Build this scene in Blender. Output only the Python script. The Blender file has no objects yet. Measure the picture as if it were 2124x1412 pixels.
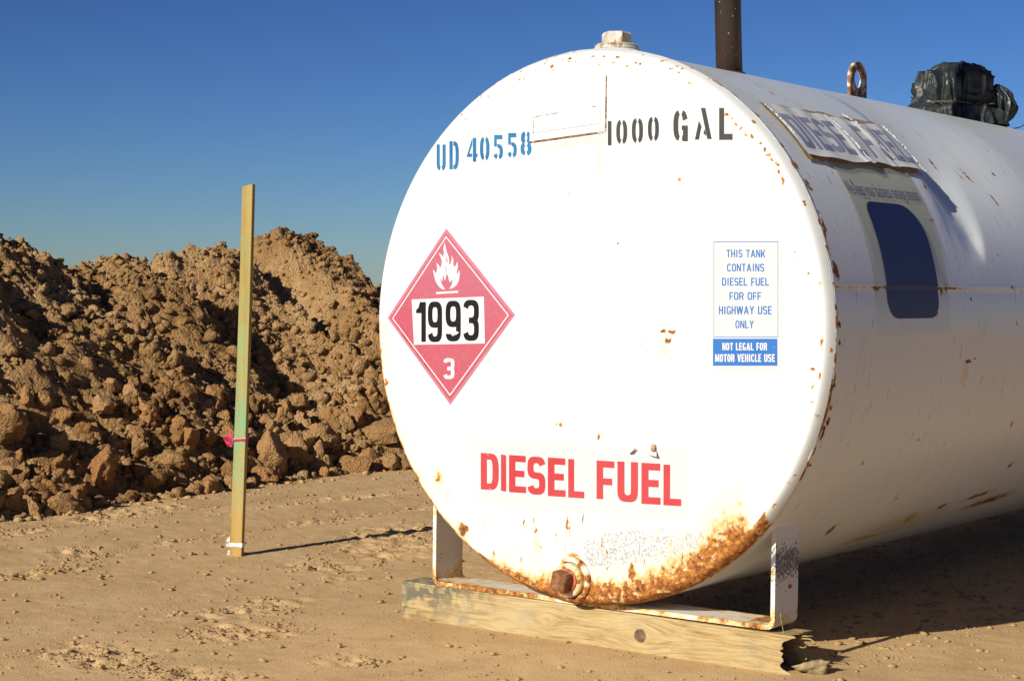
import bpy, bmesh, math, random
import numpy as np
from mathutils import Vector, Matrix
from mathutils.geometry import tessellate_polygon

sc = bpy.context.scene
COL = sc.collection
PI = math.pi

# ------------------------------------------------------------------ camera, sky, sun, exposure
TZ = 0.705            # height of the tank's axis above the ground
TR = 0.61             # tank radius
cd = bpy.data.cameras.new('camera'); cam = bpy.data.objects.new('camera', cd); COL.objects.link(cam)
yaw, pit, rol = -0.66568612, -0.03113689, 0.01128238
fw = Vector((math.sin(yaw) * math.cos(pit), math.cos(yaw) * math.cos(pit), math.sin(pit)))
rt = Vector((math.cos(yaw), -math.sin(yaw), 0)); up = rt.cross(fw)
rt2 = math.cos(rol) * rt + math.sin(rol) * up; up2 = -math.sin(rol) * rt + math.cos(rol) * up
M = Matrix((rt2, up2, -fw)).transposed().to_4x4(); M.translation = Vector((2.22450935, -3.08841928, 0.088284 + TZ))
cam.matrix_world = M
cd.lens = 3584.28 / 2124 * 36; cd.sensor_width = 36; cd.clip_start = .05; cd.clip_end = 3000
sc.camera = cam

SUN_EL = math.radians(26.5); SAZ = math.atan2(-.075, -1.0)
sdir = Vector((-.075, -1.0, 0)).normalized() * math.cos(SUN_EL) + Vector((0, 0, math.sin(SUN_EL)))
w = bpy.data.worlds.new('World'); sc.world = w; w.use_nodes = True
nt = w.node_tree; bg = nt.nodes['Background']
sky = nt.nodes.new('ShaderNodeTexSky'); sky.sky_type = 'NISHITA'; sky.sun_disc = False
sky.sun_elevation = SUN_EL; sky.sun_rotation = PI + .075
sky.altitude = 1200; sky.air_density = 1.0; sky.dust_density = 0.2; sky.ozone_density = 4.0
gm = nt.nodes.new('ShaderNodeGamma'); gm.inputs[1].default_value = 1.5      # deep polarised blue of a dry autumn sky
tint = nt.nodes.new('ShaderNodeMix'); tint.data_type = 'RGBA'; tint.blend_type = 'MULTIPLY'; tint.inputs[0].default_value = 1; tint.inputs[7].default_value = (.25, .297, .395, 1)
nt.links.new(sky.outputs[0], gm.inputs[0]); nt.links.new(gm.outputs[0], tint.inputs[6]); nt.links.new(tint.outputs[2], bg.inputs[0])
bg.inputs[1].default_value = 0.05
sl = bpy.data.lights.new('sun', 'SUN'); sl.energy = 4.9; sl.angle = math.radians(.53); sl.color = (1, .94, .83)
so = bpy.data.objects.new('sun', sl); COL.objects.link(so)
so.rotation_euler = sdir.to_track_quat('Z', 'Y').to_euler()
sc.view_settings.view_transform = 'Standard'; sc.view_settings.look = 'None'
sc.view_settings.exposure = 0.32; sc.view_settings.gamma = 1; sc.view_settings.use_curve_mapping = False

# ------------------------------------------------------------------ helpers
def tag(o, label=None, cat=None, group=None, kind=None):
    if label: o['label'] = label
    if cat: o['category'] = cat
    if group: o['group'] = group
    if kind: o['kind'] = kind
    return o
def empty(name, loc):
    o = bpy.data.objects.new(name, None); o.location = loc; o.empty_display_size = .1; COL.objects.link(o); return o
def mk(name, V, F, m, parent=None, smooth=True, attrs=None):
    """one mesh object from arrays; all faces in F have the same corner count, or F is a list of lists"""
    V = np.asarray(V, np.float32); me = bpy.data.meshes.new(name)
    if isinstance(F, np.ndarray):
        k = F.shape[1]; n = len(F)
        me.vertices.add(len(V)); me.vertices.foreach_set('co', V.ravel())
        me.loops.add(n * k); me.loops.foreach_set('vertex_index', F.astype(np.int32).ravel())
        me.polygons.add(n); me.polygons.foreach_set('loop_start', np.arange(0, n * k, k, dtype=np.int32))
        me.update(calc_edges=True)
    else:
        me.from_pydata([tuple(v) for v in V.tolist()], [], F); me.update()
    if smooth: me.polygons.foreach_set('use_smooth', np.ones(len(me.polygons), bool))
    if attrs:
        for an, a in attrs.items():
            c = np.zeros((len(V), 4), np.float32); c[:, :a.shape[1]] = a
            at = me.attributes.new(an, 'FLOAT_COLOR', 'POINT'); at.data.foreach_set('color', c.ravel())
    me.materials.append(m)
    o = bpy.data.objects.new(name, me); COL.objects.link(o)
    if parent: o.parent = parent
    return o
def grid_faces(nu, nv, wrapu=False):
    iu = np.arange(nu if wrapu else nu - 1); iv = np.arange(nv - 1)
    a, b = np.meshgrid(iu, iv, indexing='ij'); a = a.ravel(); b = b.ravel(); a2 = (a + 1) % nu
    return np.stack([a * nv + b, a2 * nv + b, a2 * nv + b + 1, a * nv + b + 1], 1)
def bm_obj(name, bm, m, parent=None, smooth=False):
    me = bpy.data.meshes.new(name); bm.to_mesh(me); bm.free()
    if smooth: me.polygons.foreach_set('use_smooth', np.ones(len(me.polygons), bool))
    me.materials.append(m); o = bpy.data.objects.new(name, me); COL.objects.link(o)
    if parent: o.parent = parent
    return o
def lathe(prof, n=48, c=(0, 0, 0), axis='Z', cap=True):
    """prof: list of (r, h)"""
    V = []; F = []
    for k in range(n):
        a = 2 * PI * k / n
        for r, h in prof:
            p = (r * math.cos(a), r * math.sin(a), h)
            if axis == 'Y': p = (p[0], p[2], p[1])
            V.append((p[0] + c[0], p[1] + c[1], p[2] + c[2]))
    m = len(prof)
    for k in range(n):
        j = (k + 1) % n
        for i in range(m - 1):
            f = [k * m + i, j * m + i, j * m + i + 1, k * m + i + 1]
            F.append(f if axis == 'Z' else f[::-1])
    if cap:
        t = [k * m + m - 1 for k in range(n)]; b = [k * m for k in range(n)][::-1]
        F += [t, b] if axis == 'Z' else [t[::-1], b[::-1]]
    return V, F
def tube(name, pts, r, m, parent=None, n=8):
    pts = [Vector(p) for p in pts]; V = []; F = []
    for i, p in enumerate(pts):
        t = (pts[min(i + 1, len(pts) - 1)] - pts[max(i - 1, 0)]).normalized()
        a = t.cross(Vector((0, 0, 1)) if abs(t.z) < .9 else Vector((1, 0, 0))).normalized(); b = t.cross(a)
        for k in range(n):
            q = p + r * (math.cos(2 * PI * k / n) * a + math.sin(2 * PI * k / n) * b); V.append(tuple(q))
    for i in range(len(pts) - 1):
        for k in range(n):
            j = (k + 1) % n; F.append([i * n + k, i * n + j, (i + 1) * n + j, (i + 1) * n + k])
    F.append(list(range(n))[::-1]); F.append([(len(pts) - 1) * n + k for k in range(n)])
    return mk(name, V, F, m, parent)
def sweep(pts, n=24):
    P = [Vector(p) for p in pts]; out = []
    for i in range(len(P) - 1):
        p0 = P[max(i - 1, 0)]; p1 = P[i]; p2 = P[i + 1]; p3 = P[min(i + 2, len(P) - 1)]
        for k in range(n):
            t = k / n
            out.append(.5 * ((2 * p1) + (-p0 + p2) * t + (2 * p0 - 5 * p1 + 4 * p2 - p3) * t * t + (-p0 + 3 * p1 - 3 * p2 + p3) * t ** 3))
    out.append(P[-1]); return out

# ------------------------------------------------------------------ TERRAIN (numpy only)
_T2 = np.random.RandomState(5).rand(256, 256)
_T3 = np.random.RandomState(6).rand(32, 32, 32)
def n2(x, y):
    x = np.asarray(x, float); y = np.asarray(y, float)
    i = np.floor(x).astype(int); j = np.floor(y).astype(int); fx = x - i; fy = y - j
    fx = fx * fx * (3 - 2 * fx); fy = fy * fy * (3 - 2 * fy)
    i &= 255; j &= 255; i1 = (i + 1) & 255; j1 = (j + 1) & 255
    return (_T2[i, j] * (1 - fx) + _T2[i1, j] * fx) * (1 - fy) + (_T2[i, j1] * (1 - fx) + _T2[i1, j1] * fx) * fy
def fbm(x, y, o=4, g=.5):
    s = 0; a = 1; t = 0
    for k in range(o):
        s = s + a * n2(x * 2 ** k + 17.3 * k, y * 2 ** k + 9.1 * k); t += a; a *= g
    return s / t - .5
def n3(p):
    i = np.floor(p).astype(int); f = p - i; f = f * f * (3 - 2 * f); i0 = i & 31; i1 = (i + 1) & 31
    x0, y0, z0 = i0.T; x1, y1, z1 = i1.T; fx, fy, fz = f.T
    c = lambda a, b: (_T3[x0, a, b] * (1 - fx) + _T3[x1, a, b] * fx)
    return (c(y0, z0) * (1 - fy) + c(y1, z0) * fy) * (1 - fz) + (c(y0, z1) * (1 - fy) + c(y1, z1) * fy) * fz
def ss(a, b, x):
    t = np.clip((x - a) / (b - a), 0, 1); return t * t * (3 - 2 * t)
RY = [-3, -1, 0, 1.0, 1.54, 1.69, 1.82, 1.96, 2.01, 2.11, 2.25, 2.33, 2.44, 2.63, 2.72, 2.78, 2.88, 2.95, 3.0, 3.06, 3.18, 3.32, 3.5, 3.55, 3.65, 3.76, 3.91, 4.03, 4.6, 5.5, 7, 9]
RZ = [0.0, 0.7, 1.0, 1.1, 1.012, 0.962, 0.85, 0.89, 0.904, 0.896, 0.808, 0.612, 0.846, 0.95, 0.933, 0.928, 0.968, 0.727, 0.771, 0.825, 1.052, 1.097, 1.109, 0.984, 0.734, 0.332, 0.604, 0.758, 0.9, 0.9, 0.5, 0.0]
FY = [-3, 0, .35, .53, .84, 1.13, 1.3, 1.52, 1.74, 2.05, 2.38, 2.6, 4, 9]
FX = [-2.5, -2.55, -2.6, -2.6, -2.72, -2.73, -2.75, -2.76, -2.78, -2.83, -2.85, -2.78, -2.8, -2.8]
def foot(y): return np.interp(y, FY, FX) + .05 * fbm(y * 3, y * 0 + 3.3, 2)
def smooth_(x, y):      # slipped faces of fine soil with few lumps
    a = 0
    for cx, cy, rx, ry in ((-3.72, 2.15, .28, .22), (-3.70, 1.22, .20, .20), (-3.95, 3.15, .2, .25), (-3.35, 1.28, .16, .25), (-3.2, .85, .12, .2), (-3.5, 2.95, .15, .2), (-3.9, 1.9, .15, .2)):
        a = np.maximum(a, np.exp(-((x - cx) / rx) ** 2 - ((y - cy) / ry) ** 2))
    return ss(.25, .7, a + .9 * fbm(x * 6, y * 6 + 2, 3))
def pile(x, y):
    fx = foot(y); H = np.interp(y, RY, RZ)
    u = (fx - x) / (fx + 4.3)                       # 0 at the foot, 1 on the ridge
    p = np.where(u < 1, 1.05 * np.clip(u, -.3, 1) ** 1 * (1 - .05 * u), 1 - .9 * (u - 1) - .4 * (u - 1) ** 2)
    z = H * p
    m = ss(-.02, .25, u) * ss(1.9, 1.0, u)
    z = z + m * (.22 * fbm(x * 1.7 + 4, y * 1.7, 2) + .17 * (np.abs(fbm(x * 3.1, y * 3.1 + 7, 3)) - .12))
    # buttress with a steep shaded flank on its far side, hollow beyond it
    def lump(cx, cy, rx, r0, r1, a):
        dy = y - cy; ry = np.where(dy < 0, r0, r1)
        return a * np.exp(-((x - cx) / rx) ** 2 - np.abs(dy / ry) ** 3)
    z = z + lump(-3.8, 2.22, .33, .30, .16, .17) + lump(-3.50, 2.30, .2, .22, .10, .08) - lump(-3.65, 2.62, .3, .2, .2, .09)
    z = z + lump(-3.45, 1.78, .22, .3, .12, .10) + lump(-3.42, 1.42, .16, .22, .08, .07) + lump(-4.1, 2.75, .13, .14, .1, .07)
    z = z + lump(-3.7, 1.0, .25, .3, .12, .08) - lump(-3.4, 1.15, .25, .2, .3, .05) + lump(-3.62, 3.2, .2, .2, .1, .06) - lump(-4.15, 3.86, .4, .16, .22, .07)
    r = ss(-.05, .1, u)
    z = z + r * (.075 * fbm(x * 8, y * 8, 4, .6) + .035 * (.5 - np.abs(fbm(x * 17 + 3, y * 17, 3, .6)) * 4))
    sm = smooth_(x, y); z = z + r * (1 - .5 * sm) * (.035 * (.10 - np.abs(fbm(x * 26, y * 26 + 5, 3, .65))) + .012 * (n2(x * 75, y * 75) - .5)) + r * .006 * (n2(x * 60, y * 60 + 8) - .5)
    return z - .03 * (1 - r) - .12 * ss(0, -.12, u)
def gz(x, y):
    z = .016 * fbm(x * .9, y * .9 + 31, 2) + .003 * fbm(x * 4, y * 4, 3)
    # shallow wheel ruts running past the tank
    for cx, a, wd in ((-1.87, -.010, .035), (-2.1, .008, .06), (-2.42, -.008, .04), (-1.62, .005, .05), (-.35, -.005, .05)):
        c = cx + .07 * fbm(y * 1.3 + cx, y * 0 + cx, 2) ; z = z + 1.5 * a * np.exp(-((x - c) / wd) ** 2) * ss(.2, .6, n2(y * 1.1 + cx * 5, cx * 3 + y * 0))
    r = rough(x, y)
    z = z + r * (.06 * (.06 - np.abs(fbm(x * 17, y * 17, 4, .65))) + .012 * (n2(x * 52, y * 52) - .4))
    z = z + .0036 * fbm(x * 34, y * 34 + 4, 3, .6)
    flat = np.exp(-(np.clip(np.maximum(np.abs(x) - .6, 0), 0, 9) ** 2 + np.clip(np.abs(y - .1) - .15, 0, 9) ** 2) / .02)
    return z * (1 - .7 * flat)
PATCH = [(-1.23, .77, .22, .25), (-1.12, .39, .16, .14), (-.92, -.2, .13, .2), (-.72, -.35, .12, .17), (-.72, -.78, .2, .12), (-.45, -.77, .2, .09), (-1.86, .07, .12, .12), (-1.68, -.22, .08, .2),
         (-2.46, .74, .12, .35), (-1.84, 1.2, .07, .6), (-1.86, .55, .06, .3), (-2.2, 1.6, .08, .6), (-1.4, 1.0, .2, .3), (-2.35, .1, .12, .5), (-.3, -.45, .06, .05), (.9, .1, .1, .1)]
def rough(x, y):
    r = 0
    for cx, cy, rx, ry in PATCH: r = np.maximum(r, np.exp(-((x - cx) / rx) ** 2 - ((y - cy) / ry) ** 2))
    return ss(.32, .75, r * .9 + 1.1 * fbm(x * 7, y * 7, 3)) * .8 + .25 * ss(.25, .4, fbm(x * 3 + 8, y * 3, 3))
# ------------------------------------------------------------------ END TERRAIN

# ------------------------------------------------------------------ materials
class Mat:
    def __init__(s, name, rough=.6, spec=.5):
        s.m = bpy.data.materials.new(name); s.m.use_nodes = True; s.t = s.m.node_tree
        s.b = s.t.nodes['Principled BSDF']; s.b.inputs['Roughness'].default_value = rough
        s.b.inputs['Specular IOR Level'].default_value = spec
        s.tc = s.t.nodes.new('ShaderNodeTexCoord')
    def L(s, v, sock):
        if isinstance(v, bpy.types.NodeSocket): s.t.links.new(v, sock)
        elif isinstance(v, (tuple, list)): sock.default_value = tuple(v) + (1,) if len(v) == 3 and len(sock.default_value) == 4 else v
        else: sock.default_value = v
    def co(s, scale=(1, 1, 1), kind='Object', loc=(0, 0, 0)):
        n = s.t.nodes.new('ShaderNodeMapping'); s.L(s.tc.outputs[kind], n.inputs[0]); n.inputs['Scale'].default_value = scale; n.inputs['Location'].default_value = loc
        return n.outputs[0]
    def pos(s): return s.t.nodes.new('ShaderNodeNewGeometry').outputs['Position']
    def noise(s, sc_, co=None, det=4, rough=.55, dist=0, out=0):
        n = s.t.nodes.new('ShaderNodeTexNoise'); s.L(co if co is not None else s.co(), n.inputs['Vector'])
        n.inputs['Scale'].default_value = sc_; n.inputs['Detail'].default_value = det; n.inputs['Roughness'].default_value = rough; n.inputs['Distortion'].default_value = dist
        return n.outputs[out]
    def vor(s, sc_, co=None, feat='F1', out='Distance'):
        n = s.t.nodes.new('ShaderNodeTexVoronoi'); n.feature = feat; s.L(co if co is not None else s.co(), n.inputs['Vector']); n.inputs['Scale'].default_value = sc_
        return n.outputs[out]
    def ma(s, op, a, b=0.0, c=0.0):
        n = s.t.nodes.new('ShaderNodeMath'); n.operation = op; s.L(a, n.inputs[0]); s.L(b, n.inputs[1]); s.L(c, n.inputs[2]); return n.outputs[0]
    def mr(s, v, a, b, c=0.0, d=1.0, sm=True):
        n = s.t.nodes.new('ShaderNodeMapRange'); n.interpolation_type = 'SMOOTHSTEP' if sm else 'LINEAR'
        s.L(v, n.inputs[0]); n.inputs[1].default_value = a; n.inputs[2].default_value = b; n.inputs[3].default_value = c; n.inputs[4].default_value = d; return n.outputs[0]
    def mix(s, f, a, b, bt='MIX'):
        n = s.t.nodes.new('ShaderNodeMix'); n.data_type = 'RGBA'; n.blend_type = bt; s.L(f, n.inputs[0]); s.L(a, n.inputs[6]); s.L(b, n.inputs[7]); return n.outputs[2]
    def ramp(s, f, stops):
        n = s.t.nodes.new('ShaderNodeValToRGB'); s.L(f, n.inputs[0]); e = n.color_ramp.elements
        while len(e) < len(stops): e.new(.5)
        for k, (p, c) in enumerate(stops): e[k].position = p; e[k].color = tuple(c) + (1,)
        return n.outputs[0]
    def attr(s, name):
        n = s.t.nodes.new('ShaderNodeAttribute'); n.attribute_name = name
        q = s.t.nodes.new('ShaderNodeSeparateColor'); s.L(n.outputs['Color'], q.inputs[0]); return q.outputs
    def sep(s, v):
        q = s.t.nodes.new('ShaderNodeSeparateXYZ'); s.L(v, q.inputs[0]); return q.outputs
    def comb(s, x, y, z):
        q = s.t.nodes.new('ShaderNodeCombineXYZ'); s.L(x, q.inputs[0]); s.L(y, q.inputs[1]); s.L(z, q.inputs[2]); return q.outputs[0]
    def rnd(s): return s.t.nodes.new('ShaderNodeObjectInfo').outputs['Random']
    def col(s, v): s.L(v, s.b.inputs['Base Color']); return s
    def rgh(s, v): s.L(v, s.b.inputs['Roughness']); return s
    def bump(s, h, st=.5, dist=.01):
        n = s.t.nodes.new('ShaderNodeBump'); n.inputs['Strength'].default_value = st; n.inputs['Distance'].default_value = dist
        s.L(h, n.inputs['Height']); s.L(n.outputs[0], s.b.inputs['Normal']); return s

def soil(name, dark, mid, light, fleck, obj_rnd=False, bs=.7, bd=.012, k=1.0):
    m = Mat(name, .95, .15); p = m.pos()
    big = m.noise(1.6 * k, p, 5, .6); fine = m.noise(38 * k, p, 6, .7); mid_ = m.noise(7 * k, p, 4, .6)
    c = m.ramp(m.ma('ADD', m.ma('MULTIPLY', big, .45), m.ma('ADD', m.ma('MULTIPLY', fine, .3), m.ma('MULTIPLY', mid_, .25))), [(.34, dark), (.5, mid), (.66, light)])
    if obj_rnd: c = m.mix(m.mr(m.rnd(), 0, 1, 0, .55, False), c, m.ramp(m.rnd(), [(0, light), (.35, mid), (.62, (mid[0] * 1.12, mid[1] * .80, mid[2] * .55)), (1, dark)]))
    f = m.mr(m.vor(60 * k, p), .11, .05); f2 = m.mr(m.noise(11, p, 2), .52, .6)
    c = m.mix(m.ma('MULTIPLY', f, f2), c, fleck)
    m.col(c)
    h = m.ma('ADD', m.ma('MULTIPLY', m.noise(45 * k, p, 8, .72), 1.0), m.ma('MULTIPLY', m.vor(85 * k, p), .5))
    return m.bump(h, bs, bd)
M_GND = soil('packed sandy soil', (.41, .258, .117), (.53, .35, .168), (.61, .43, .225), (.70, .60, .40), bs=.6, bd=.003, k=2.4).m
M_PILE = soil('heaped brown soil', (.18, .093, .032), (.37, .215, .087), (.55, .37, .18), (.64, .50, .36), bs=1, bd=.02).m
M_CLOD = soil('soil clods', (.20, .098, .034), (.38, .215, .087), (.52, .335, .16), (.64, .50, .36), True, bs=1, bd=.014, k=1.3).m
M_CRUMB = soil('soil crumbs', (.27, .165, .07), (.38, .25, .115), (.48, .34, .175), (.74, .65, .50), bs=.3, bd=.004, k=2).m

def painted_metal(name, base=(.80, .80, .785), rough=.4, kind='head'):
    m = Mat(name, rough, .45); p = m.co(); a = m.attr('wear'); R, G, B = a[0], a[1], a[2]
    nz = m.noise(60, p, 6, .7); nz2 = m.noise(22, p, 5, .65); big = m.noise(3.0, p, 4)
    col = m.mix(m.mr(big, .42, .68, 0, .5 if kind == 'head' else .15), base, (base[0] * .86, base[1] * .87, base[2] * .86))
    # grime and yellow run-off
    col = m.mix(m.ma('MULTIPLY', B, m.mr(nz2, .3, .7, .35, 1)), col, (.62, .43, .17))
    # black-blue pin specks where the paint has worn thin
    sp = m.mr(m.ma('SUBTRACT', m.ma('ADD', m.noise(230, m.co((1, 1, .7)), 4, .7), m.ma('MULTIPLY', G, .22)), m.ma('MULTIPLY', nz2, .22)), .62, .67)
    col = m.mix(m.ma('MULTIPLY', sp, m.mr(G, .05, .9, 0, .55 if kind == 'head' else 1)), col, (.10, .11, .13) if kind == 'head' else (.04, .045, .055)); col = m.mix(m.mr(G, .1, 1, 0, .14), col, (.45, .47, .5))
    if kind == 'shell':   # fine rusty speckle drawn out round the barrel
        q = m.sep(p); ang = m.ma('ARCTAN2', q[2], q[0])
        cyl = m.comb(m.ma('MULTIPLY', ang, .61), m.ma('MULTIPLY', q[1], 1.0), 0.0)
        mp = m.t.nodes.new('ShaderNodeMapping'); m.L(cyl, mp.inputs[0]); mp.inputs['Scale'].default_value = (.36, 1, 1); mp.inputs['Rotation'].default_value = (0, 0, .12)
        st = m.noise(110, mp.outputs[0], 3, .6); dens = m.noise(4, p, 3)
        s1 = m.mr(m.ma('ADD', st, m.ma('MULTIPLY', dens, .22)), .755, .79)
        col = m.mix(m.ma('MULTIPLY', s1, .5), col, (.20, .13, .07))
        mp2 = m.t.nodes.new('ShaderNodeMapping'); m.L(cyl, mp2.inputs[0]); mp2.inputs['Scale'].default_value = (.12, 1, 1)
        s2 = m.mr(m.noise(26, mp2.outputs[0], 5, .65), .5, .75, 0, .28); col = m.mix(s2, col, (.56, .53, .47))
        lo = m.mr(q[2], -.05, -.58); s3 = m.ma('MULTIPLY', lo, m.mr(m.noise(17, mp2.outputs[0], 5, .7), .35, .7)); col = m.mix(m.ma('MULTIPLY', s3, .55), col, (.42, .33, .2))
    # rust: dark heart, orange body, yellow fringe, flecks of paint left standing
    rr = m.ma('ADD', R, m.ma('MULTIPLY', m.ma('SUBTRACT', nz, .5), .95)); rr = m.ma('ADD', rr, m.ma('MULTIPLY', m.ma('SUBTRACT', nz2, .5), .9))
    fringe = m.mr(rr, .22, .42); body = m.mr(rr, .40, .56)
    gate = m.mr(R, .02, .12)
    col = m.mix(m.ma('MULTIPLY', m.ma('MULTIPLY', fringe, gate), .75), col, (.68, .43, .09))
    rc = m.ramp(m.noise(95, p, 5, .7), [(.34, (.085, .030, .012)), (.46, (.26, .085, .016)), (.56, (.42, .165, .024)), (.70, (.58, .36, .10))])
    rc = m.mix(m.mr(m.noise(48, p, 4, .7, out=0), .57, .66), rc, (.66, .52, .30))
    if kind == 'shell': rc = m.mix(.6, rc, (.075, .042, .024))
    deep = m.mr(R, 1.05, 1.5, 0, .8); rc = m.mix(deep, rc, (.10, .045, .022))
    rm = m.ma('MULTIPLY', body, gate); col = m.mix(rm, col, rc); m.col(col)
    m.rgh(m.mr(rm, 0, 1, rough, .9, False))
    h = m.ma('ADD', m.ma('MULTIPLY', rm, m.ma('ADD', m.ma('MULTIPLY', nz, .6), -.5)), m.ma('MULTIPLY', m.noise(5 if kind == 'head' else 9, p, 3), 2.2 if kind == 'head' else .35))
    return m.bump(h, .35, .004).m
M_HEAD = painted_metal('white paint on tank head', (.625, .64, .622), .45, 'head')
M_SHELL = painted_metal('white paint on tank shell', (.69, .735, .745), .27, 'shell')
M_STEEL = painted_metal('scuffed white steel', (.70, .69, .66), .5, 'steel')

def plain(name, c, rough=.6, var=.12, sc_=20, spec=.4, bs=.15, bd=.002):
    m = Mat(name, rough, spec); n = m.noise(sc_, None, 5, .65)
    m.col(m.mix(m.mr(n, .3, .7), tuple(x * (1 - var) for x in c), tuple(min(1, x * (1 + var)) for x in c))); return m.bump(n, bs, bd).m
def vinyl(name, c, fade, fs=.5, rough=.45):
    """sun-faded print: colour drifts towards fade, with fine scratches"""
    m = Mat(name, rough, .4); n = m.noise(7, None, 4); s = m.mr(m.noise(140, m.co((1, 1, .25)), 3, .6), .68, .74)
    col = m.mix(m.mr(n, .3, .7, 0, fs), c, fade); col = m.mix(m.ma('MULTIPLY', s, .5), col, (.78, .76, .74)); return m.col(col).m
M_BLUESP = vinyl('blue stencil spray', (.012, .105, .30), (.02, .20, .36), .7)
M_BLACKSP = vinyl('black stencil spray', (.035, .035, .03), (.06, .06, .05), .6)
M_RED = vinyl('red letters', (.44, .032, .038), (.48, .07, .075), .6)
M_WHITEV = vinyl('white vinyl', (.555, .56, .55), (.585, .585, .575), .5)
M_BLUEV = vinyl('blue print', (.025, .135, .42), (.04, .17, .45), .5)
M_WHITEP = plain('white print', (.63, .635, .61), .5, .03)
M_BLACKP = plain('black print', (.010, .010, .009), .7, .2, 20, .15)
M_GREYL = vinyl('faded letters', (.25, .26, .36), (.32, .33, .42), .5)
M_SIDEV = vinyl('weathered side vinyl', (.66, .68, .68), (.60, .62, .60), .8)
M_GHOST = vinyl('yellowed clear film', (.43, .44, .27), (.48, .48, .36), .9)
_g = Mat.__new__(Mat); _g.m = M_GHOST; _g.t = M_GHOST.node_tree; _g.b = _g.t.nodes['Principled BSDF']; _g.tc = _g.t.nodes.new('ShaderNodeTexCoord')
_g.L(_g.mr(_g.ma('ADD', _g.sep(_g.pos())[2], _g.ma('MULTIPLY', _g.noise(9), .10)), TZ + .04, TZ + .30, .05, .50), _g.b.inputs['Alpha'])
M_NAVY = plain('navy film', (.016, .022, .085), .5, .12, 9)
M_RESID = plain('brown glue residue', (.34, .22, .11), .8, .35, 60)
M_FINE = plain('grey fine print', (.42, .40, .38), .6, .1)
def placard_mat():
    m = Mat('faded red placard', .42, .4); p = m.co(); q = m.sep(p)
    g = m.mr(m.ma('ADD', q[2], m.ma('MULTIPLY', m.noise(9, p, 3), .12)), TZ - .12, TZ + .26)
    g2 = m.mr(m.ma('ADD', q[0], m.ma('MULTIPLY', m.noise(6, p, 3), .1)), -.52, -.36)
    c = m.mix(g, (.42, .045, .062), (.42, .105, .16)); c = m.mix(m.ma('MULTIPLY', g2, .45), c, (.42, .12, .16))
    c = m.mix(m.ma('MULTIPLY', m.mr(m.noise(160, p, 2), .5, .75), .35), c, (.46, .19, .22)); return m.col(c).m
M_PLAC = placard_mat()
M_PLACB = plain('pale pink border', (.46, .16, .22), .45, .1, 12)
M_RUST = Mat('bare rusty iron', .85, .3)
_p = M_RUST.co(); M_RUST.col(M_RUST.ramp(M_RUST.noise(45, _p, 6, .7), [(.3, (.06, .028, .016)), (.5, (.20, .082, .035)), (.66, (.33, .16, .07)), (.8, (.45, .33, .2))])); M_RUST.bump(M_RUST.noise(80, _p, 6, .7), .5, .003); M_RUST = M_RUST.m
def pipe_mat():
    m = Mat('oxidised black pipe', .55, .4); p = m.co(); q = m.co((1, 1, .3))
    c = m.ramp(m.noise(14, q, 5, .6), [(.35, (.014, .016, .013)), (.52, (.026, .024, .019)), (.7, (.060, .032, .020))])
    z = m.mr(m.ma('ADD', m.sep(m.pos())[2], m.ma('MULTIPLY', m.noise(9, p), .2)), 1.72, 1.45); c = m.mix(m.ma('MULTIPLY', z, .5), c, (.075, .035, .022))
    c = m.mix(m.mr(m.noise(90, p, 3), .69, .72), c, (.5, .46, .38)); return m.col(c).bump(m.noise(70, p, 4), .25, .002).m
M_PIPE = pipe_mat()
def cap_mat():
    m = Mat('weathered cap', .6, .4); p = m.co(); c = m.ramp(m.noise(40, p, 5, .65), [(.3, (.20, .13, .07)), (.42, (.46, .43, .34)), (.7, (.66, .64, .56))])
    c = m.mix(m.mr(m.noise(24, m.co((1, 1, .3)), 4, .7), .6, .66), c, (.33, .13, .035)); return m.col(c).bump(m.noise(60, p, 4), .3, .002).m
M_CAP = cap_mat()
def lug_mat():
    m = Mat('lifting eye worn to rust', .8, .3); p = m.co(); c = m.ramp(m.noise(38, p, 5, .65), [(.42, (.15, .065, .03)), (.52, (.30, .17, .09)), (.58, (.58, .54, .45)), (.8, (.64, .60, .52))]); return m.col(c).bump(m.noise(60, p, 4), .4, .003).m
M_LUG = lug_mat()
def bag_mat():
    m = Mat('black plastic film', .34, .5); p = m.co(); c = m.ramp(m.noise(14, p, 4), [(.35, (.010, .013, .013)), (.6, (.024, .030, .029)), (.8, (.065, .072, .068))]); m.col(c); m.rgh(m.mr(m.noise(16, p, 3), .3, .7, .38, .6))
    return m.bump(m.noise(18, p, 3, .5, 1.5), .5, .008).m
M_BAG = bag_mat()
M_WIRE = plain('dark wire', (.03, .028, .028), .5)
M_TWINE = plain('jute twine', (.09, .075, .035), .8)
KN = [(.66, .055, .016), (.42, .060, .010), (.30, .035, .008), (.93, .03, .009)]
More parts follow.
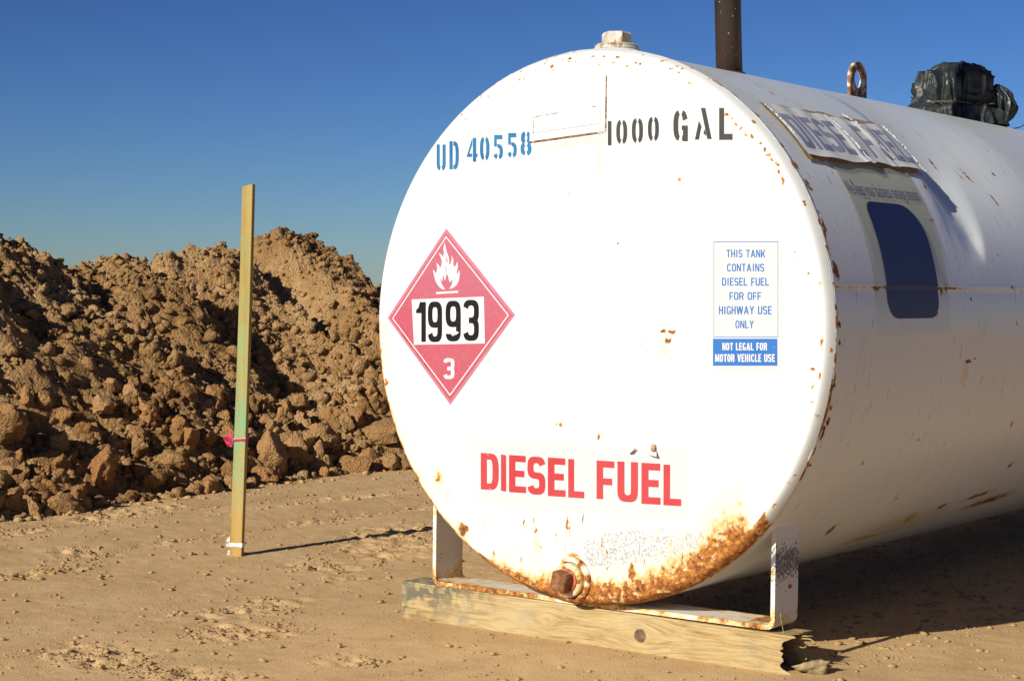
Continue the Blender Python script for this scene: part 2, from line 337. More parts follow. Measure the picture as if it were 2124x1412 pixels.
def timber_mat():
    m = Mat('treated timber', .75, .25); p = m.co(); q = m.sep(p)
    zz = q[2]; knot = 0.0; rings = 0.0
    for kx, kz, kr in KN:
        dx = m.ma('SUBTRACT', q[0], kx); dz = m.ma('SUBTRACT', q[2], kz)
        r2 = m.ma('ADD', m.ma('MULTIPLY', m.ma('MULTIPLY', dx, dx), .45), m.ma('MULTIPLY', dz, dz))
        g = m.ma('POWER', 2.718, m.ma('MULTIPLY', r2, -1 / (kr * kr * 8)))
        zz = m.ma('ADD', zz, m.ma('MULTIPLY', m.ma('MULTIPLY', dz, g), -.9))
        if kr > .015: knot = m.mr(m.ma('ADD', m.ma('SQRT', m.ma('ADD', m.ma('MULTIPLY', dx, dx), m.ma('MULTIPLY', dz, dz))), m.ma('MULTIPLY', m.noise(60, p, 2), .004)), kr + .003, kr - .001)
    wob = m.noise(2.2, m.co((1, .6, 2.5)), 3)
    v = m.comb(m.ma('MULTIPLY', q[0], .05), m.ma('MULTIPLY', q[1], 1.0), m.ma('ADD', zz, m.ma('MULTIPLY', wob, .022)))
    lines = m.noise(160, v, 4, .6); fl = m.noise(420, v, 3, .6)
    c = m.ramp(lines, [(.32, (.22, .13, .05)), (.40, (.36, .245, .10)), (.52, (.44, .325, .15)), (.75, (.50, .39, .20))])
    c = m.mix(m.mr(fl, .45, .7, 0, .5), c, (.22, .15, .06))
    c = m.mix(m.mr(m.noise(9, p, 5, .65), .52, .72, 0, .45), c, (.24, .21, .13)); c = m.mix(m.mr(m.noise(5, p, 3, .6), .45, .7, 0, .35), c, (.50, .42, .24))
    c = m.mix(knot, c, m.ramp(m.noise(120, p, 3), [(.3, (.07, .04, .022)), (.7, (.20, .13, .08))]))
    # grey mildew on the upper left end, drying cracks
    e = m.ma('ADD', m.ma('MULTIPLY', q[0], -2.6), m.ma('MULTIPLY', q[2], 7)); st = m.noise(34, m.co((1, 1, 1)), 3, .5, .6)
    mm = m.ma('MULTIPLY', m.mr(e, -.35, .45), m.mr(st, .42, .58)); c = m.mix(m.ma('MULTIPLY', mm, .85), c, (.07, .075, .065))
    c = m.mix(m.mr(m.ma('ADD', e, m.ma('MULTIPLY', m.noise(8, p), .3)), .15, .9, 0, .35), c, (.24, .22, .14))
    g2 = m.mr(m.ma('ABSOLUTE', m.ma('ADD', m.ma('SUBTRACT', zz, .034), m.ma('MULTIPLY', m.noise(4, p, 4), .03))), .0165, .0150); 
    d = m.ma('MULTIPLY', m.mr(m.noise(18, p, 5, .7), .62, .67), m.mr(q[2], .05, .0, .2, 1)); c = m.mix(m.ma('MULTIPLY', d, .6), c, (.10, .08, .045))
    v2 = m.mr(m.ma('ABSOLUTE', m.ma('ADD', m.ma('SUBTRACT', q[0], .963), m.ma('MULTIPLY', m.noise(20, p, 3), .006))), .0042, .0028); c = m.mix(m.ma('MULTIPLY', v2, .0), c, (.05, .035, .02))
    inner = m.attr('wear'); c = m.mix(inner[0], c, m.ramp(m.noise(70, p, 5, .7), [(.3, (.035, .02, .01)), (.55, (.20, .13, .055)), (.75, (.50, .40, .2))]))
    m.col(c); h = m.ma('SUBTRACT', m.ma('ADD', lines, m.ma('MULTIPLY', fl, .4)), m.ma('MULTIPLY', knot, .4)); return m.bump(h, .5, .002).m
M_TIMBER = timber_mat()
def stake_mat():
    m = Mat('pine stake with green paint', .7, .25); p = m.co(); q = m.sep(p)
    v = m.noise(40, m.co((1.2, 1.2, .04)), 4, .6)
    c = m.ramp(v, [(.3, (.29, .165, .04)), (.5, (.39, .245, .065)), (.7, (.46, .31, .10))])
    front = m.mr(m.sep(m.tc.outputs['Normal'])[1], -.3, -.7)
    zf = m.ma('ADD', q[2], m.ma('MULTIPLY', m.noise(6, p, 4), .16))
    band = m.ma('MULTIPLY', m.mr(zf, .19, .42), m.mr(zf, 1.3, .62, .42, 1))
    mott = m.mr(m.noise(38, m.co((1, 1, .35)), 5, .7), .36, .60, .35, 1)
    g = m.mix(m.mr(zf, .45, .95), (.13, .40, .22), (.30, .34, .12))
    c = m.mix(m.ma('MULTIPLY', m.ma('MULTIPLY', band, mott), m.ma('ADD', m.ma('MULTIPLY', front, .62), .10)), c, g)
    c = m.mix(m.mr(m.noise(170, p, 2), .69, .73), c, (.16, .12, .05)); 
    return m.col(c).bump(v, .3, .002).m
M_STAKE = stake_mat()
def film(name, c):
    m = Mat(name, .4, .4); m.col(m.mix(m.mr(m.noise(60), .3, .7), tuple(x * .8 for x in c), c)); m.b.inputs['Transmission Weight'].default_value = 0
    return m.m
M_PINK = film('pink flagging tape', (.42, .025, .07)); M_TAPE = film('white tape', (.80, .80, .78))

# ------------------------------------------------------------------ ground
def axis_coords(lo, hi, step, far):
    a = np.arange(lo, hi + step, step); out = []; d = step; v = a[-1]
    while v < far: d *= 1.28; v += d; out.append(v)
    lo_ = []; d = step; v = a[0]
    while v > -far: d *= 1.28; v -= d; lo_.append(v)
    return np.concatenate([lo_[::-1], a, out])
gx = axis_coords(-2.75, 1.35, .0092, 900); gy = axis_coords(-1.1, 2.6, .0092, 900)
X, Y = np.meshgrid(gx, gy, indexing='ij'); fade = ss(12, 4, np.maximum(np.abs(X), np.abs(Y)))
Z = gz(X, Y) * fade + (1 - fade) * .05 * fbm(X * .05, Y * .05, 3)
mk('ground', np.stack([X, Y, Z], -1).reshape(-1, 3), grid_faces(len(gx), len(gy)), M_GND)['kind'] = 'structure'

# ------------------------------------------------------------------ heap of soil with its clods
px = np.concatenate([np.arange(-8, -4.9, .06), np.arange(-4.9, -2.4, .012)]); py = np.concatenate([np.arange(-3.2, -.5, .06), np.arange(-.5, .3, .02), np.arange(.3, 4.4, .012), np.arange(4.4, 9.2, .06)])
X, Y = np.meshgrid(px, py, indexing='ij'); Z = np.maximum(pile(X, Y), -.2)
pl = mk('dirt_mound', np.stack([X, Y, Z], -1).reshape(-1, 3), grid_faces(len(px), len(py)), M_PILE); pl['kind'] = 'structure'

def ico(sub):
    bm = bmesh.new(); bmesh.ops.create_icosphere(bm, subdivisions=sub, radius=1.0)
    V = np.array([v.co[:] for v in bm.verts]); F = np.array([[v.index for v in f.verts] for f in bm.faces]); bm.free(); return V, F
def rock(seed, sub, cuts=13, amp=.4):
    r = np.random.RandomState(seed); V, F = ico(sub); V = V.copy()
    V = V * (1 + amp * (n3(V * 1.3 + seed * 3.7) - .5)[:, None] * 2)
    for _ in range(cuts):
        n = r.normal(size=3); n /= np.linalg.norm(n); d = r.uniform(.55, .9)
        t = V @ n - d; V -= np.where(t > 0, t * .9, 0)[:, None] * n
    if sub > 1: V = V * (1 + .20 * (n3(V * 4 + seed) - .5)[:, None] + .13 * (n3(V * 9 + seed)[:, None] - .5))
    V = V * (1 + .10 * (n3(V * 17 + seed)[:, None] - .5)) if sub > 2 else V
    V *= np.array([1, r.uniform(.75, 1), r.uniform(.6, .9)]); return V, F
def rock_mesh(name, seed, sub, m, **k):
    V, F = rock(seed, sub, **k); o = mk(name, V, F, m); me = o.data; bpy.data.objects.remove(o); return me
rng = np.random.RandomState(11)
def hq(x, y): return float(pile(np.array([x]), np.array([y]))[0])
CL = [rock_mesh('clod', 20 + i, 4, M_CLOD, amp=.55) for i in range(14)]
BIG = [  # x, y, radius, label
    (-2.90, 1.84, .125, 'largest blocky clod just right of the wooden stake, at the foot of the pile', (1, .8, 1)),
    (-2.80, 1.72, .085, 'reddish low clod in front of the largest clod, right of the wooden stake', (1.25, 1, .6)),
    (-2.83, .94, .10, 'pointed tan clod leaning at the foot of the pile, left of the wooden stake', (1, .8, 1.25)),
    (-2.79, 1.13, .075, 'squarish pale clod standing upright beside the pointed clod at the pile foot', (.85, .8, 1.1)),
    (-2.86, 1.30, .07, 'rounded brown clod between the squarish clod and the wooden stake', (1.2, 1, .8)),
    (-2.85, 2.28, .085, 'big flat-topped tan clod near the pile foot close to the tank', (1.2, 1, .7)),
    (-2.80, 2.05, .038, 'small round clod standing alone at the pile foot between stake and tank', (1, 1, 1)),
    (-3.33, 2.42, .075, 'single large round clod halfway up the slope right of the wooden stake', (1.1, 1, .75)),
    (-3.00, .62, .11, 'big dark clod at the left edge of the photo, above the pile foot', (1, 1, 1)),
    (-2.97, 1.55, .07, 'oblong orange-brown clod level with the pink ribbon, left of the stake', (1.2, .8, .7)),
    (-2.93, 2.60, .12, 'broad reddish slab of clay beside the left edge of the tank', (1, 1.1, .8)),
    (-3.11, 1.16, .07, 'pale clod alone in the lower middle slope above the pointed clod', (1.1, .9, .8)),
]
bigs = []
for i, (x, y, r, lab, s) in enumerate(BIG):
    o = bpy.data.objects.new('clod', CL[i % 14]); COL.objects.link(o)
    o.location = (x, y, max(hq(x, y), -.01) + r * .35); o.rotation_euler = (rng.uniform(-.3, .3), rng.uniform(-.3, .3), rng.uniform(0, 6)); o.scale = [r * k for k in s]
    tag(o, lab, 'clod', 'clods on the dirt pile'); bigs.append((x, y, r))
# every other clod: sizes fall off steeply and grow towards the foot
cand = []
N = 50000
xs = rng.uniform(-4.6, -2.6, N); ys = rng.uniform(-.7, 4.3, N); uu = (foot(ys) - xs) / 1.6
keep = (uu > -.03)
xs, ys, uu = xs[keep], ys[keep], uu[keep]
dens = (.30 + 2.0 * (fbm(xs * 3.2, ys * 3.2 + 9, 3) + .12) + .5 * np.exp(-uu * 3)) * (1 - .62 * smooth_(xs, ys))
k2 = rng.rand(len(xs)) < np.clip(dens, .05, .62); xs, ys, uu = xs[k2], ys[k2], uu[k2]
rad = .0040 * (rng.rand(len(xs)) ** -.60) * (1 + 2.0 * np.exp(-np.clip(uu, 0, 1) * 4.0)); rad = np.minimum(rad, .020 + .062 * np.exp(-np.clip(uu, 0, 1) * 2.6))
for bx, by, br in bigs:
    k3 = ~((np.hypot(xs - bx, ys - by) < br * .8 + rad)); xs, ys, uu, rad = xs[k3], ys[k3], uu[k3], rad[k3]
zs = np.maximum(pile(xs, ys), gz(xs, ys)) + rad * .25
order = np.argsort(-rad * (ys > .3 + (foot(ys) - xs) * .5)); grp = order[:300]; rest = order[300:]
for i in grp:
    o = bpy.data.objects.new('clod', CL[i % 14]); COL.objects.link(o); o.parent = pl
    o.location = (xs[i], ys[i], zs[i]); o.rotation_euler = rng.uniform(0, 6.28, 3)
    r = rad[i]; o.scale = (r * rng.uniform(.85, 1.3), r * rng.uniform(.8, 1.1), r * rng.uniform(.7, 1))
def scatter(name, P, R, variants, m, parent=None, flat=1.0, smooth=True):
    P = np.asarray(P); Vs = []; Fs = []; off = 0
    for k, (V, F) in enumerate(variants):
        idx = np.arange(k, len(P), len(variants)); n = len(idx)
        if not n: continue
        a = rng.uniform(0, 6.28, (n, 3)); ca, sa = np.cos(a), np.sin(a)
        Rz = np.zeros((n, 3, 3)); Rz[:, 0, 0] = ca[:, 0]; Rz[:, 0, 1] = -sa[:, 0]; Rz[:, 1, 0] = sa[:, 0]; Rz[:, 1, 1] = ca[:, 0]; Rz[:, 2, 2] = 1
        Rx = np.zeros((n, 3, 3)); Rx[:, 0, 0] = 1; Rx[:, 1, 1] = ca[:, 1]; Rx[:, 1, 2] = -sa[:, 1]; Rx[:, 2, 1] = sa[:, 1]; Rx[:, 2, 2] = ca[:, 1]
        v = np.einsum('nij,vj->nvi', Rz @ Rx, V) * (R[idx][:, None, None]) ; v[:, :, 2] *= flat
        v = v + P[idx][:, None, :]
        Vs.append(v.reshape(-1, 3)); Fs.append((F[None] + (np.arange(n) * len(V))[:, None, None]).reshape(-1, 3) + off); off += n * len(V)
    o = mk(name, np.concatenate(Vs), np.concatenate(Fs), m, parent, smooth); o['kind'] = 'stuff'; return o
V1 = [rock(70 + i, 2, 7, .7) for i in range(14)]; V0 = [rock(90 + i, 1, 5, .8) for i in range(12)]
cut = 300 + 7000
scatter('small_clods', np.stack([xs[order[300:cut]], ys[order[300:cut]], zs[order[300:cut]]], 1), rad[order[300:cut]], V1, M_PILE, pl, 1.0, False)
tiny = order[cut:]
scatter('soil_grit', np.stack([xs[tiny], ys[tiny], zs[tiny]], 1), rad[tiny], [rock(150 + i, 1, 3, .8) for i in range(10)], M_PILE, pl, 1.0, False)

# crumbs and small stones on the packed soil
N = 75000
xs = rng.uniform(-2.9, 1.9, N); ys = rng.uniform(-1.25, 3.2, N)
rg = rough(xs, ys); nearfoot = np.exp(-np.clip(xs - foot(ys), 0, 9) / .10)
pr = .30 + .7 * np.clip(rg, 0, 1) + .9 * nearfoot + .15 * ss(.05, .2, fbm(xs * 5, ys * 5, 2))
# none where the timber and strap stand
fr = (xs > -.56) & (xs < .56) & (ys > -.010 + (xs + .52) * .063) & (ys < .10 + (xs + .52) * .063)
against = np.exp(-(np.clip(-.012 + (xs + .52) * .063 - ys, 0, 1) / .018)) * (xs > -.58) * (xs < .62); pr = pr + .8 * against
k2 = (rng.rand(N) < pr) & (xs > foot(ys) - .03) & ~fr; xs, ys = xs[k2], ys[k2]; nf = nearfoot[k2]
rad = np.minimum(.0012 * rng.rand(len(xs)) ** -.55, .011) * (1 + 1.7 * nf)
scatter('soil_crumbs', np.stack([xs, ys, gz(xs, ys) + rad * .2], 1), rad, V0, M_CRUMB, None, .6, False)

N = 6000
k_ = rng.randint(0, len(PATCH), N); PP = np.array(PATCH)[k_]
xs = PP[:, 0] + rng.normal(size=N) * PP[:, 2] * .55; ys = PP[:, 1] + rng.normal(size=N) * PP[:, 3] * .55
k2 = (xs > foot(ys) + .02) & (n2(xs * 13, ys * 13) > .42) & ~((xs > -.6) & (xs < .6) & (ys > -.05) & (ys < .3)); xs, ys = xs[k2], ys[k2]
rad = np.minimum(.0022 * rng.rand(len(xs)) ** -.45, .0085)
scatter('crust_flakes', np.stack([xs, ys, gz(xs, ys) + rad * .18], 1), rad, [rock(120 + i, 1, 3, 1.1) for i in range(12)], M_CRUMB, None, .6, False)

# ------------------------------------------------------------------ tank
tank = empty('fuel_tank', (0, 0, 0))
tag(tank, 'white horizontal diesel fuel tank with rusty lower rim, standing on a timber', 'fuel tank')
# painted wear fields in the plane of the head; x to the right, z up from the tank's axis
def spot(A, X, Z, ch, x, z, rx, rz=None, a=0., v=1., hard=2.):
    rz = rz or rx; c, s = math.cos(a), math.sin(a); k_ = min(.004, .6 * min(rx, rz) + .0008)
    dx = X - x; dz = Z - z; near_ = (np.abs(dx) < 3 * max(rx, rz)) & (np.abs(dz) < 3 * max(rx, rz))
    if not near_.any(): return
    xs_, zs_ = X[near_], Z[near_]; dx = dx[near_] + 2.4 * k_ * (n2(xs_ * 160, zs_ * 160) - .5); dz = dz[near_] + 2.4 * k_ * (n2(xs_ * 160 + 50, zs_ * 160) - .5)
    d = np.sqrt(((dx * c + dz * s) / rx) ** 2 + ((-dx * s + dz * c) / rz) ** 2); A[near_, ch] = np.maximum(A[near_, ch], v * np.clip((1.25 - d) * hard / 2, 0, 1))
def head_wear(X, Z):
    A = np.zeros((len(X), 3)); r = np.hypot(X, Z); d = TR - r
    wd = np.interp(X, [-.26, -.19, -.12, -.06, 0, .05, .1, .2, .3, .36, .41, .45], [.02, .040, .052, .060, .070, .068, .066, .074, .080, .094, .075, 0])
    low = (Z < 0)
    v = np.where(low & (wd > 0), np.clip(1.0 * (1 - d / np.maximum(wd * 1.15, 1e-4)) + .02, 0, .74), 0) * ss(0, .01, wd); A[:, 0] = np.maximum(A[:, 0], v)
    A[:, 0] = np.maximum(A[:, 0], np.where(low & (d < .018) & (X > -.28) & (X < .47), .62, 0))      # deep line on the rolled edge
    A[:, 0] = np.maximum(A[:, 0], .8 * ((np.abs(d - .012) < .008) & low & (X > -.17) & (X < .40)))
    A[:, 2] = np.maximum(A[:, 2], np.where(low & (wd > 0), np.clip(1 - (d - wd) / .04, 0, 1) * .28, 0) * ss(0, .03, wd))
    # speckled worn paint
    sp = np.exp(-((X - .13) / .13) ** 2 - ((Z + .465) / .055) ** 2) + .9 * np.exp(-((X - .30) / .12) ** 2 - ((Z + .45) / .05) ** 2) + .8 * np.exp(-((X - .05) / .06) ** 2 - ((Z + .50) / .04) ** 2)
    sp += .55 * np.exp(-((X + .40) / .04) ** 2 - ((Z + .37) / .05) ** 2) + .35 * np.exp(-((X + .26) / .02) ** 2 - ((Z + .47) / .06) ** 2) + .3 * np.exp(-((X + .345) / .012) ** 2 - ((Z + .275) / .02) ** 2)
    A[:, 1] = np.clip(sp, 0, 1)
    S = lambda *a, **k: spot(A, X, Z, *a, **k)
    S(0, -.328, -.478, .012, .014, v=1.7, hard=3); S(2, -.322, -.505, .012, .03, v=.8); S(0, -.335, -.47, .02, .02, v=.45)      # round rust scar lower left
    for x, z in ((.217, -.004), (.238, -.003), (.230, -.021)): S(0, x, z, .0085, .004, v=1.6, hard=3)      # three slots
    S(2, .222, -.035, .014, .03, v=.35)
    S(0, .254, .318, .007, .003, v=1.3); S(0, -.054, -.216, .010, .003, -.1, 1.3); S(0, .054, -.237, .003, .009, .1, 1.3); S(0, -.571, -.145, .006, .009, v=1.2); S(2, -.571, -.15, .012, .014, v=.5)
    for x, z, a, b, t in ((.365, .448, .008, .006, 0), (.378, .437, .006, .004, -.8), (.388, .425, .006, .004, -.8), (.400, .415, .008, .0035, .7), (.410, .405, .007, .004, -.8), (.425, .40, .008, .004, -.9),
                          (.445, .385, .005, .004, 0), (.455, .372, .004, .007, 0), (.463, .36, .005, .005, 0), (.474, .352, .010, .004, -.8), (.484, .34, .009, .004, -.9), (.490, .325, .004, .010, .1), (.497, .308, .004, .012, .2),
                          (.50, .36, .003, .006, .3), (.36, .53, .008, .002, -.7), (.41, .495, .007, .002, -.7), (.56, .12, .004, .004, 0), (.53, .165, .003, .003, 0), (.535, .14, .003, .003, 0), (.585, .10, .003, .008, 0),
                          (.572, -.07, .005, .007, 0), (.574, -.105, .003, .012, 0), (.573, -.135, .004, .006, 0), (.592, -.02, .003, .02, .1), (.588, -.08, .003, .014, .1), (.58, -.16, .003, .014, .3), (.52, -.30, .003, .01, .5)):
        S(0, x, z, a * .8, b * .72, t, 1.25)
    # the line of chips under the upper rim
    r_ = np.random.RandomState(3)
    for k in range(46):
        t = math.radians(r_.uniform(62, 128)); rr = TR - r_.uniform(.004, .02) - (.02 if r_.rand() < .3 else 0); S(0, rr * math.cos(t), rr * math.sin(t), r_.uniform(.003, .009), r_.uniform(.0010, .0022), t + PI / 2 + r_.uniform(-.2, .2), r_.uniform(.8, 1.5))
    for k in range(16):
        t = math.radians(r_.uniform(-75, 60)); rr = TR - r_.uniform(.0, .012); S(0, rr * math.cos(t), rr * math.sin(t), r_.uniform(.003, .012), r_.uniform(.0010, .0020), t + PI / 2, r_.uniform(.7, 1.3))
    # short drips above the rust, nail-sized chips over the head
    for k in range(24):
        x = r_.uniform(-.27, .42); z = r_.uniform(-.53, -.42) if k < 18 else r_.uniform(-.50, -.42); S(0, x, z, .0018, r_.uniform(.004, .015), r_.uniform(-.15, .15), r_.uniform(.6, 1.1)); S(2, x, z - .015, .004, .02, v=.5)
    S(0, -.115, -.457, .005, .010, v=1.2); S(2, -.112, -.49, .007, .04, v=.9); S(0, -.03, -.435, .004, .016, v=.9); S(2, .0, -.44, .003, .05, v=.35)
    S(0, -.01, -.503, .035, .006, v=.55); S(0, .145, -.525, .009, .032, .15, 1.0); S(0, -.16, -.50, .008, .006, v=.6); S(0, -.235, -.52, .004, .012, v=.6); S(2, -.262, -.455, .003, .04, v=.6)
    S(0, -.405, -.36, .010, .012, v=.62); S(2, -.405, -.362, .02, .025, v=.7); S(2, -.375, -.40, .01, .02, v=.6); S(0, -.335, -.33, .005, .004, v=.6)
    S(0, .08, -.575, .09, .03, .05, .95)
    for k in range(70):
        t = r_.uniform(0, 6.28); rr = .58 * r_.rand() ** .5; S(0, rr * math.cos(t), rr * math.sin(t), r_.uniform(.0015, .003), r_.uniform(.0015, .003), 0, r_.uniform(.3, .75))
    for k in range(16):
        t = r_.uniform(0, 6.28); rr = .56 * r_.rand() ** .5; spot(A, X, Z, 1, rr * math.cos(t), rr * math.sin(t), r_.uniform(.012, .03), .003, r_.uniform(-1.2, .2), .62)
    S(2, .03, .50, .05, .012, v=.28); S(2, -.01, .405, .10, .008, .08, .5); S(2, .045, .37, .006, .05, v=.5); S(1, .045, .335, .012, .02, v=.6)
    return A
def head_y(X, Z): # the plate bulges a little between its dents
    r = np.hypot(X, Z); return -.014 + .022 * (np.clip((r - (TR - .017)) / .017, 0, 1) ** 2.2)
n = 384; g = np.linspace(-1, 1, n); U, V_ = np.meshgrid(g, g, indexing='ij')
with np.errstate(all='ignore'):
    a_ = np.where(np.abs(U) > np.abs(V_), U, V_); th = np.where(np.abs(U) > np.abs(V_), PI / 4 * V_ / np.where(U == 0, 1, U), PI / 2 - PI / 4 * U / np.where(V_ == 0, 1, V_)); th = np.where((U == 0) & (V_ == 0), 0, th)
X = (a_ * np.cos(th) * TR).ravel(); Z = (a_ * np.sin(th) * TR).ravel()
mk('head_plate', np.stack([X, head_y(X, Z), Z + TZ], 1), grid_faces(n, n), M_HEAD, tank, attrs={'wear': head_wear(X, Z)})
# object texture space for the shaders is the tank's own; barrel
def dent(y, t):      # t in degrees above the horizontal on the camera side
    near = ss(.615, .735, y); far = ss(1.35, .78, y); ang = np.exp(-(np.abs(t - 43) / 17.0) ** 2.4)
    w_ = np.maximum(t - 15, 0); crease = ss(.67, .775, y) * ss(.795 + .0065 * w_, .775, y) * ss(14, 21, t) * ss(50, 36, t)
    low = np.exp(-((y - .66) / .05) ** 2) * np.exp(-((t - 24) / 7) ** 2)
    return -.034 * near * far * ang - .011 * crease - .003 * low
ys_ = np.concatenate([np.arange(.012, 1.7, .0085), np.arange(1.7, 3.3, .05), [3.3]]); nt_ = 640
T = np.linspace(0, 2 * PI, nt_, endpoint=False)
TT, YY = np.meshgrid(T, ys_, indexing='ij'); deg = np.degrees((TT + PI) % (2 * PI) - PI)
RR = TR - .0015 + dent(YY, deg) + .0022 * ss(8.6, 9.2, deg) * ss(40, 30, deg) - .0012 * ss(9.2, 30, deg) + .0016 * (fbm(YY * 3, TT * 2, 2)) * ss(0, .2, YY)
A = np.zeros((TT.size, 3)); yf = YY.ravel(); df = deg.ravel(); arc = df * (PI / 180 * .61)
A[:, 0] = .58 * np.exp(-((df - 8.9) / .28) ** 2) * (.45 + .9 * n2(yf * 14, yf * 0 + 3) * ss(.25, .6, n2(yf * 4, yf * 0 + 7)))
A[:, 2] = .7 * np.exp(-((df - 8.6) / .5) ** 2) * ss(.2, .6, n2(yf * 6, yf * 0 + 1))
def sspot(ch, y, d, ry, rd, a=0., v=1.): spot(A, yf, arc, ch, y, d * PI / 180 * .61, ry, rd, a, v)
for args in ((0, .667, -6.7, .02, .004, 0, 1.5), (0, .70, -6.3, .035, .0015, 0, .8), (2, .66, -9.5, .02, .03, 0, .6), (0, .38, -47.5, .013, .024, .2, .95), (0, .83, -50, .05, .03, .25, .52), (0, .97, -47.5, .035, .016, .25, .75), (0, .72, -56, .16, .022, .05, .56), (1, .80, -48, .05, .03, .2, .5), (2, .8, -52, .25, .05, 0, .6), (0, 1.15, -46, .12, .014, .1, .62), (0, 1.3, -50, .2, .03, .1, .6),
             (0, 1.04, -23, .008, .018, .1, .6), (0, 1.2, -36, .02, .02, .3, .7), (0, .245, 8.9, .02, .004, 0, 1.1), (0, .50, 8.9, .03, .004, 0, 1.), (0, .93, 9.3, .02, .004, 0, 1.1), (0, .20, 8.6, .02, .005, 0, .9), (0, .52, 8.0, .01, .01, .5, .9),
             (0, .84, 9.2, .003, .02, 0, .9), (0, .62, 33, .006, .02, -.5, 1), (0, .68, 31, .006, .02, -.5, .9), (0, .56, 24, .004, .008, -.3, 1), (0, .88, 44, .003, .03, 0, 1), (0, 1.0, 40, .003, .04, .1, 1.1), (0, 1.04, 32, .003, .025, .1, 1), (0, .96, 33, .002, .015, 0, 1),
             (0, .80, 51, .002, .03, 0, .9), (0, .9, 52, .002, .015, 0, .9), (0, .25, 62, .0022, .10, .25, .9), (0, .33, 57, .002, .03, .1, .9), (0, .12, 66, .01, .002, 0, .8), (2, .30, 60, .012, .14, .25, .3), (0, .54, 8.9, .01, .015, .4, .8)):
    sspot(*args)
r_ = np.random.RandomState(8)
for k in range(80): sspot(0, r_.uniform(.04, 1.5), r_.uniform(-45, 75), r_.uniform(.0008, .0018), r_.uniform(.003, .012), r_.uniform(-.2, .3), r_.uniform(.5, 1.4))
for k in range(14): sspot(1, r_.uniform(.03, .18), r_.uniform(14, 42), .004, r_.uniform(.03, .07), r_.uniform(-.25, -.05), .5)
for k in range(40): sspot(0, r_.uniform(.02, .035), r_.uniform(-60, 60), r_.uniform(.003, .008), r_.uniform(.004, .02), 0, r_.uniform(.7, 1.2))
A[:, 2] = np.maximum(A[:, 2], .22 * ss(30, 60, df) * ss(.35, .6, n2(yf * 5, df * .02)))
Vv = np.stack([RR * np.cos(TT), YY, RR * np.sin(TT) + TZ], -1).reshape(-1, 3)
mk('barrel', Vv, grid_faces(nt_, len(ys_), True)[:, ::-1], M_SHELL, tank, attrs={'wear': A})
V, F = lathe([(TR - .002, 3.30), (TR - .02, 3.325), (.01, 3.34)], 96, (0, 0, TZ), 'Y', False); V = np.array(V); 
mk('rear_head', V, F, M_SHELL, tank)
# weld bead between head and barrel: uneven, cracked paint on it
nb, nc = 900, 8; T = np.linspace(0, 2 * PI, nb, endpoint=False); C_ = np.linspace(0, 2 * PI, nc, endpoint=False)
TT, CC = np.meshgrid(T, C_, indexing='ij'); wv = n2(TT * 30, TT * 0) ; rb = .0040 + .0012 * (wv - .4) + .0012 * (n2(TT * 140, CC * 2) - .5)
yb = .0125 + .006 * (n2(TT * 9, TT * 0 + 4) - .5) + rb * 1.3 * np.sin(CC); r0 = TR - .0015 + rb * np.cos(CC) * .6
Vv = np.stack([r0 * np.cos(TT), yb, r0 * np.sin(TT) + TZ], -1).reshape(-1, 3); F = grid_faces(nb, nc, True)
i = np.arange(nb); j = (i + 1) % nb; F = np.concatenate([F, np.stack([i * nc + nc - 1, j * nc + nc - 1, j * nc, i * nc], 1)])
dg = np.degrees((TT + PI) % (2 * PI) - PI).ravel(); q_ = n2(TT.ravel() * 24, CC.ravel() * 0); A = np.zeros((len(dg), 3))
A[:, 0] = ss(.62, .8, q_) * .9 * ((dg < 75)) ; A[:, 0] = np.maximum(A[:, 0], .95 * ss(-122, -112, dg) * ss(-38, -50, dg) * (dg < 0)); A[:, 0] = np.maximum(A[:, 0], ss(8, -2, dg) * ss(-38, -20, dg) * ss(.35, .55, q_) * .95)
mk('weld_bead', Vv, F[:, ::-1], M_HEAD, tank, attrs={'wear': A})

# --- fittings on the top
V, F = lathe([(.064, .602), (.057, .608), (.053, .613), (.0525, .6185)], 40, (0, .112, TZ)); mk('neck', V, F, M_HEAD, tank)
cap = mk('fill_cap', *lathe([(.046, .6185), (.0500, .620), (.051, .6225), (.048, .626), (.0495, .629), (.045, .632), (.030, .6325)], 40, (0, .112, TZ)), M_CAP, tank, smooth=False)
V, F = lathe([(.0335, .6325), (.0340, .635), (.0335, .655), (.030, .659)], 6, (0, 0, 0)); V = [(x * math.cos(.45) - y * math.sin(.45), x * math.sin(.45) + y * math.cos(.45) + .112, z + TZ) for x, y, z in V]
mk('hex_plug', V, F, M_CAP, cap, smooth=False)
V, F = lathe([(.0325, 0), (.0325, .9), (.0320, .9), (.0325, 1.1)], 36); V = np.array(V); lean = np.array([-.030, -.022]); V[:, 0] += V[:, 2] * lean[0]; V[:, 1] += V[:, 2] * lean[1]
V += np.array([0, .60, TZ + .60]); mk('vent_pipe', V, F, M_PIPE, tank)
V, F = lathe([(.047, .602), (.045, .612), (.040, .618), (.034, .622)], 36, (0, .60, TZ)); mk('pipe_collar', V, F, M_PIPE, tank)
